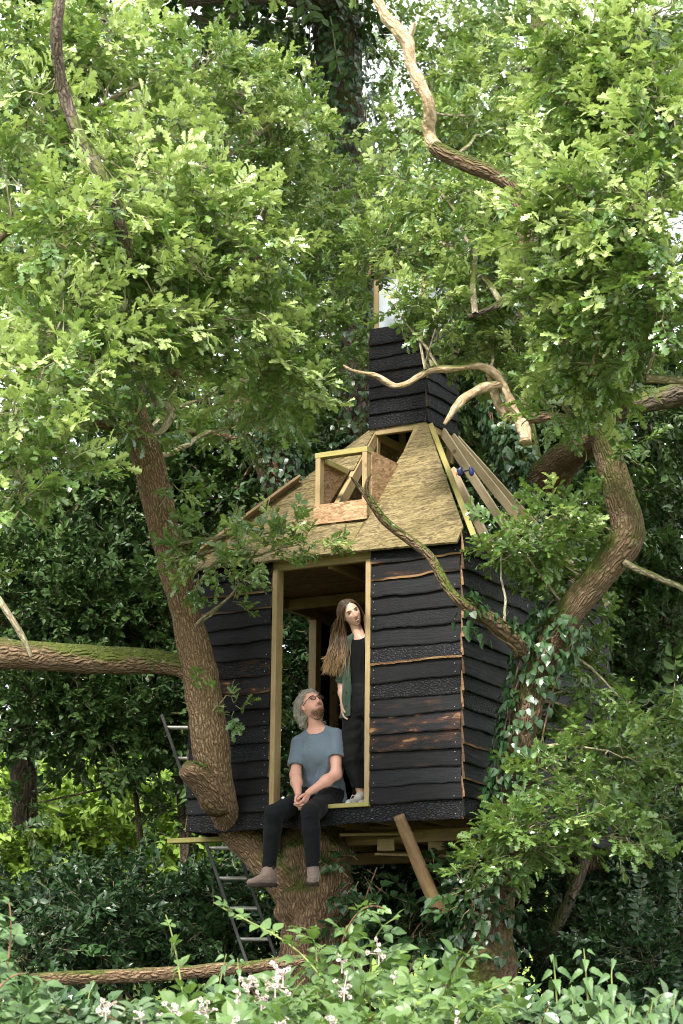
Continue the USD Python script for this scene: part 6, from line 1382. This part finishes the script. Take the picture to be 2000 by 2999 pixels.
ivy('ivy', 'ivy and wiry stems wrapped round the leaning brown trunk', [([(760, 1300, 22.9, 44), (660, 1120, 22.9, 42), (610, 1040, 22.9, 38), (570, 960, 22.9, 34)], 1.0)], 420, 11, (.5, -.7, .4), 200, L=(.06, .09))
def ivy_mound(label, spots, seed, n):
    t = thing('ivy', label, 'ivy'); c = Crown(seed)
    for q in spots: c.view(*q, kind='ivy', scale=1.0, droop=.6)
    P = c.build(t)
    r = np.random.default_rng(seed); b = P.mean(0)
    for k in range(3):
        g = b + r.normal(0, .15, 3); g[2] = terrain(g[0], g[1]) - .05
        v, f, u = tube(spline(np.array([g, (g + b) / 2 + r.normal(0, .1, 3), b + r.normal(0, .12, 3)]), 10), np.linspace(.014, .006, 10), 6); obj('stem', (v, f), M['ivy_stem'], t, smooth=True, uv=u)
ivy_mound('dark ivy heaped round the foot of the right oak below the slanting log', [(1030, 2095, 19.4, 70, 60, .3, 44), (1085, 2040, 18.5, 40, 60, .3, 34), (960, 2150, 19.2, 90, 40, .3, 40), (1075, 1985, 19.2, 40, 50, .2, 18)], 301, 200)
ivy_mound('loose ivy growing on the right side of the broad trunk foot', [(825, 2040, 19.0, 40, 60, .2, 22), (800, 2120, 18.9, 40, 40, .2, 12)], 302, 40)

# ------------------------------------------------------------------ dark undergrowth behind and under the house
def shrub(name, label, spots, seed, kind='shade', scale=.9, catg='bush', stems=4):
    t = thing(name, label, catg); c = Crown(seed); c.bough = True; r = np.random.default_rng(seed)
    c.thin = 1.5
    for q in spots: c.view(*q, kind=kind, scale=scale, droop=.1)
    P = c.build(t)
    for k in range(stems):
        p = P[r.integers(len(P))]; g = np.array([p[0] + r.normal(0, .3), p[1] + r.normal(0, .2), 0]); g[2] = terrain(g[0], g[1]) - .05
        v, f, u = tube(spline(np.array([g, (g * .5 + p * .5) + r.normal(0, .08, 3), p]), 12), np.linspace(.022, .006, 12), 6, .2, k); obj('stem', (v, f), M['dark_bark'], t, smooth=True, uv=u)
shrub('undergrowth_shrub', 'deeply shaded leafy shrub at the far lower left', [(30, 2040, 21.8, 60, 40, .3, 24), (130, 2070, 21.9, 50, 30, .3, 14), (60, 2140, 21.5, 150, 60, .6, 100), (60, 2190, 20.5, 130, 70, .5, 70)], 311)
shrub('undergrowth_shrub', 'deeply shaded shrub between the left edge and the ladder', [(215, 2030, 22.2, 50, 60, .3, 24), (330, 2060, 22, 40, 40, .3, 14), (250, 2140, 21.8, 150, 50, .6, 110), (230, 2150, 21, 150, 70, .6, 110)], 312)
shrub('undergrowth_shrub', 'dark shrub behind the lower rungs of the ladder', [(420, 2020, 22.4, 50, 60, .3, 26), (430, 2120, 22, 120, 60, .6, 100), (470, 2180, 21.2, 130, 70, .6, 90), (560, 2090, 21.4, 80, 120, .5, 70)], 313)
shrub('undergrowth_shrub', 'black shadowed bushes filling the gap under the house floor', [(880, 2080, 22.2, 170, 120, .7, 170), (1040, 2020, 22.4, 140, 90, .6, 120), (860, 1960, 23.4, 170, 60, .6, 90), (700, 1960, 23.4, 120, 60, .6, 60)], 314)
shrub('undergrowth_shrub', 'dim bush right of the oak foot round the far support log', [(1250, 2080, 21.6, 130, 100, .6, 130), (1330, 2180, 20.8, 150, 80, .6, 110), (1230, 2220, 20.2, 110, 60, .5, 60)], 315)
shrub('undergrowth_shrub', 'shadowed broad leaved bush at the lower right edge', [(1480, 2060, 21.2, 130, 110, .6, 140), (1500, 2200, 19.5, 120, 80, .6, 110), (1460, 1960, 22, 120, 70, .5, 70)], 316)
shrub('undergrowth_shrub', 'leafy mid green bush between the far wall corner and the right edge', [(1430, 1830, 22.6, 100, 70, .6, 60), (1480, 1930, 22.6, 120, 50, .5, 50)], 317, kind='far')
shrub('undergrowth_shrub', 'dark leaves seen through the back of the doorway', [(680, 1560, 24.4, 70, 160, .5, 110), (690, 1790, 24.2, 60, 90, .4, 50)], 318)
r7 = np.random.default_rng(77)
def cover(name, label, kind, n, x, y, seed, z=(0, .35), scale=1.1):
    c = Crown(seed); r = np.random.default_rng(seed)
    for k in range(n):
        px, py = r.uniform(*x), r.uniform(*y)
        c.clump((px, py, terrain(px, py) + r.uniform(*z)), (.42, .42, .12), 7, kind=kind, scale=scale)
    P, X, U, S = np.vstack(c.P), np.vstack(c.X), np.vstack(c.U), np.concatenate(c.S)
    scatter(name, None, c.K, P, X, U, S, seed, label=label, cat='ground cover')
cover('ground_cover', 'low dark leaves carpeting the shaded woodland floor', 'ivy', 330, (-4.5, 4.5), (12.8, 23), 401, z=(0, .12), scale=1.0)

# ------------------------------------------------------------------ brambles and nettles in front
def compound(r, L, k):
    parts = []; spread = {3: (0, 1.05, -1.05), 5: (0, .75, -.75, 1.55, -1.55)}[k]
    st = L * .45
    for j, a in enumerate(spread):
        s = L * (1 if j == 0 else (.82 if j < 3 else .62))
        lf = leaf(BRAM, s, r.uniform(.12, .4), r.uniform(.05, .45), r.uniform(.95, 1.2))
        d = np.array([math.cos(a), math.sin(a), r.normal(-.05, .18)])
        q = np.array([st + (L * .30 if j == 0 else 0), 0, 0])
        parts.append(put(lf, frame_from(d, unit([r.normal(0, .15), r.normal(0, .15), 1])), q + d * .006))
    v, f = beam((0, 0, 0), (st + L * .30, 0, .0), .003, .003, bev=.0005); parts.append((v, f))
    return joined(parts)
def curve(w, n=26): return spline(np.array([at(a, b, y) for a, b, y in w]), n)
def blossom(r, parent, p, big):
    fl, bd = [], []
    for k in range(r.integers(9, 15) if big else r.integers(3, 6)):
        c = p + r.normal(0, .022 if big else .015, 3) * [1, .8, .8]; n = unit(np.array([0, -.7, .5]) + r.normal(0, .5, 3)); fr = frame_from(unit(np.cross(n, [0, 0, 1.0])), n)
        for j in range(5):
            a = j * 1.2566 + r.uniform(-.2, .2); d = np.array([math.cos(a), math.sin(a), r.uniform(-.1, .4)]) @ fr
            lf = leaf([(0, .12), (.35, .36), (.75, .38), (1, .12)], .0105 * r.uniform(.8, 1.2), .2, -.2)
            fl.append(put(lf, frame_from(d, n), c))
        bd.append((trimesh.creation.icosphere(1).vertices * .004 + c + n * .003, trimesh.creation.icosphere(1).faces))
    v_, f_, u_ = tube(np.array([p + [0, .01, -.05], p + [0, .004, -.02], p]), [.003, .003, .002], 5); fl.append((v_, f_))
    for k in range(0, len(fl) - 1, 5):
        q_ = fl[k][0][0]; v_, f_, u_ = tube(np.array([p + [0, .002, -.01], q_ + [0, .001, -.002]]), [.0016, .0012], 4); fl.append((v_, f_))
    o = obj('flower_cluster', joined(fl), M['petal'], parent); obj('stamens', joined(bd), M['bud'], o, smooth=True)
def bramble(label, canes, seed, fill=(), flowers=(), L=(.055, .085), mat='bramble_leaf', gap=.055):
    t = thing('bramble', label, 'bramble', group=None); r = np.random.default_rng(seed); n = 0
    for w in canes:
        s = curve([(a_, b_ + max(0, (b_ - 2200)) * .18, c_) for a_, b_, c_ in w]); Lc = np.linalg.norm(np.diff(s, axis=0), axis=1).sum()
        v, f, u = tube(s, np.linspace(.0065, .0022, len(s)), 6, .1, seed); obj('cane', (v, f), M['cane' if r.uniform() < .75 else 'cane_red'], t, smooth=True)
        k = int(Lc / gap)
        for i in range(k):
            q = (i + .5) / k
            if q < .12: continue
            p = s[min(len(s) - 1, int(q * (len(s) - 1)))]; tan = unit(s[min(len(s) - 1, int(q * 25) + 1)] - s[max(0, int(q * 25) - 1)])
            sd = unit(np.cross(tan, [0, 0, 1.0])); a = (1 if i % 2 else -1) * r.uniform(.6, 1.2)
            d = unit(tan * .5 + sd * math.sin(a) * 1.1 + np.array([0, -.25, .1]) + r.normal(0, .25, 3)); up = unit(np.array([0, -.45, 1.0]) + r.normal(0, .3, 3))
            m = put(compound(r, r.uniform(*L) * (1 - .5 * max(0, q - .7) / .3), 3 if r.uniform() < .7 else 5), frame_from(d, up), p)
            obj('leaf', m, M[mat], t); n += 1
    for (vx, vy, y, rx, ry, dep, k) in fill:
        vy += 34; ry *= .75
        for i in range(int(k * .62)):
            d = unit(r.normal(0, 1, 3)); c = at(vx, vy, y) + d * np.array([rx * mpp(y), dep, ry * mpp(y)]) * r.uniform(.3, 1) ** .5
            dd = unit(d * [1, .8, .5] + r.normal(0, .6, 3) + [0, -.2, .05]); up = unit(np.array([0, -.5, 1.0]) + r.normal(0, .35, 3))
            obj('leaf', put(compound(r, r.uniform(*L), 3 if r.uniform() < .75 else 5), frame_from(dd, up), c), M[mat], t)
    for (vx, vy, y, big) in flowers: blossom(r, t, at(vx, vy, y), big)
    return t
bramble('tall central bramble mound rising before the broad trunk', [[(760, 2420, 10.2), (770, 2260, 10.2), (790, 2150, 10.1), (830, 2090, 10), (880, 2085, 9.9)], [(830, 2430, 10.2), (850, 2250, 10.1), (860, 2160, 10), (905, 2110, 9.9)], [(740, 2420, 10.1), (730, 2250, 10), (720, 2160, 10), (690, 2130, 9.9)], [(900, 2430, 10), (930, 2250, 9.9), (960, 2200, 9.8)], [(700, 2430, 9.9), (680, 2280, 9.8), (640, 2240, 9.7)]], 501,
        [(820, 2190, 10.2, 90, 70, .35, 60), (780, 2290, 9.9, 110, 60, .35, 60), (900, 2290, 9.8, 90, 60, .3, 46)], [(870, 2185, 9.7, True), (785, 2205, 9.8, False), (905, 2240, 9.7, False)])
bramble('bramble with arching cane reaching up left of the broad trunk', [[(840, 2400, 9.8), (760, 2270, 9.8), (690, 2190, 9.8), (600, 2130, 9.8), (540, 2100, 9.8), (490, 2072, 9.8)], [(600, 2430, 9.8), (590, 2290, 9.7), (560, 2240, 9.6)], [(650, 2430, 9.6), (660, 2300, 9.6), (700, 2240, 9.5)]], 502,
        [(640, 2290, 9.7, 90, 60, .3, 56), (560, 2330, 9.5, 100, 40, .3, 40)], [(570, 2258, 9.3, True), (632, 2260, 9.25, True), (600, 2290, 9.3, True), (650, 2235, 9.4, True), (545, 2280, 9.3, False)], gap=.075)
bramble('slender bramble shoot standing up before the fallen log', [[(440, 2420, 9.6), (425, 2300, 9.6), (412, 2230, 9.6), (398, 2160, 9.6), (380, 2100, 9.6)], [(430, 2420, 9.6), (440, 2290, 9.5), (470, 2250, 9.4)]], 503, [(430, 2310, 9.5, 80, 40, .3, 34), (380, 2340, 9.3, 80, 30, .25, 26)], [(395, 2318, 9.1, True), (475, 2318, 9.1, True), (372, 2335, 9.1, False)], gap=.09)
bramble('low brambles along the bottom edge left of centre', [[(250, 2420, 9.2), (270, 2330, 9.2), (310, 2280, 9.1)], [(330, 2430, 9.2), (300, 2350, 9.1), (240, 2310, 9)], [(180, 2420, 9), (170, 2330, 9), (140, 2290, 8.9)]], 504, [(240, 2340, 9.1, 110, 40, .3, 60), (340, 2345, 9.2, 80, 36, .3, 34), (150, 2350, 9, 90, 30, .3, 40)], [(243, 2312, 8.7, True), (325, 2330, 8.8, False)], mat='shade_leaf')
bramble('brambles with pointed leaves at the lower left corner', [[(-40, 2400, 9), (10, 2250, 9), (25, 2130, 9), (20, 2070, 9)], [(20, 2400, 9), (60, 2290, 9), (100, 2240, 8.9)], [(-30, 2300, 8.8), (20, 2240, 8.8), (60, 2230, 8.8)]], 505, [(30, 2310, 9, 70, 55, .3, 50), (0, 2150, 9.2, 24, 50, .2, 14), (60, 2345, 8.9, 90, 30, .3, 30)], [], mat='nettle_leaf')
bramble('wide bright bramble spreading right of centre with leafy tips', [[(980, 2430, 9.6), (1020, 2280, 9.6), (1060, 2210, 9.5), (1085, 2175, 9.4)], [(1000, 2430, 9.5), (1060, 2300, 9.4), (1130, 2260, 9.3), (1195, 2240, 9.2)], [(1050, 2430, 9.4), (1100, 2320, 9.3), (1160, 2290, 9.2)], [(930, 2430, 9.4), (940, 2330, 9.4), (960, 2290, 9.3)]], 506,
        [(1020, 2270, 9.6, 90, 60, .3, 66), (1110, 2310, 9.3, 90, 45, .3, 56), (960, 2320, 9.3, 90, 45, .3, 44), (1000, 2345, 9.1, 120, 25, .25, 34)], [(880, 2335, 9.0, False), (905, 2345, 9.0, False), (1045, 2345, 9.0, False)])
bramble('brambles low down between the centre mound and the bottom edge', [[(700, 2430, 9.2), (720, 2350, 9.2), (760, 2310, 9.1)], [(820, 2430, 9.2), (840, 2340, 9.2), (860, 2310, 9.1)]], 507, [(720, 2335, 9.2, 110, 35, .3, 60), (850, 2335, 9.1, 100, 35, .3, 54), (590, 2345, 9.0, 100, 25, .3, 40), (460, 2350, 9.0, 90, 22, .3, 36)], [(790, 2268, 9.1, True), (640, 2345, 8.7, False), (535, 2340, 8.7, False), (760, 2345, 8.7, False)])
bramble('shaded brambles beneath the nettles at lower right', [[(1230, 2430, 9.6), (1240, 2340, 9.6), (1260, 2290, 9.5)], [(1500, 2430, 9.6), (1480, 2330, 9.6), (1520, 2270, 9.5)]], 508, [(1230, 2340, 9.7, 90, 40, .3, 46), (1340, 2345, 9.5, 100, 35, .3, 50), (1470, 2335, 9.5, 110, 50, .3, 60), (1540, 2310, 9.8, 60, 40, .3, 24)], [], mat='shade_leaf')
def nettle(label, stems, seed):
    t = thing('nettle', label, 'nettle'); r = np.random.default_rng(seed)
    for w in stems:
        s = curve(w); v, f, u = tube(s, np.linspace(.006, .002, len(s)), 6, .1, seed); obj('stem', (v, f), M['cane'], t, smooth=True)
        Ls = np.linalg.norm(np.diff(s, axis=0), axis=1).sum(); k = max(8, int(Ls / .045))
        for i in range(k):
            q = .15 + .85 * i / (k - 1); p = s[int(q * 25)]; tan = unit(s[min(25, int(q * 25) + 1)] - s[max(0, int(q * 25) - 1)])
            a0 = (i % 2) * math.pi / 2 + r.uniform(-.3, .3); e1 = unit(np.cross(tan, [0, 1, .1])); e2 = np.cross(tan, e1)
            for sgn in (0, math.pi):
                d = e1 * math.cos(a0 + sgn) + e2 * math.sin(a0 + sgn); d = unit(d + np.array([0, -.25, r.uniform(-.75, -.25)]))
                L = r.uniform(.095, .135) * (1 - .6 * max(0, q - .5) / .5)
                obj('leaf', put(leaf(NETTLE, L, r.uniform(.1, .35), r.uniform(.3, .8), .8), frame_from(d, unit(tan * .5 + r.normal(0, .15, 3) + [0, -.8, .2])), p + d * .014), M['nettle_leaf'], t)
nettle('tall nettles with toothed drooping leaves at the lower right', [[(1360, 2430, 9.7), (1350, 2300, 9.7), (1345, 2230, 9.7), (1340, 2178, 9.7)], [(1290, 2430, 9.6), (1280, 2320, 9.6), (1275, 2250, 9.6), (1268, 2190, 9.6)], [(1430, 2430, 9.6), (1415, 2320, 9.6), (1405, 2260, 9.6), (1408, 2200, 9.6)], [(1330, 2430, 9.5), (1318, 2330, 9.5), (1312, 2262, 9.5)], [(1390, 2430, 9.4), (1384, 2340, 9.4), (1376, 2280, 9.4)]], 601)
nettle('shorter nettles at the bottom right corner', [[(1480, 2430, 9.3), (1490, 2350, 9.3), (1500, 2290, 9.3)], [(1540, 2430, 9.4), (1545, 2350, 9.4), (1550, 2270, 9.4)], [(1450, 2430, 9.2), (1445, 2350, 9.2), (1450, 2305, 9.2)]], 602)
nettle('shaded nettles among the brambles left of the ladder foot', [[(60, 2420, 10.4), (80, 2310, 10.4), (95, 2255, 10.4)], [(210, 2420, 10.6), (200, 2320, 10.6), (215, 2250, 10.6)], [(490, 2420, 10.6), (500, 2290, 10.6), (520, 2190, 10.6)], [(545, 2420, 10.6), (550, 2290, 10.6), (545, 2200, 10.6)]], 603)
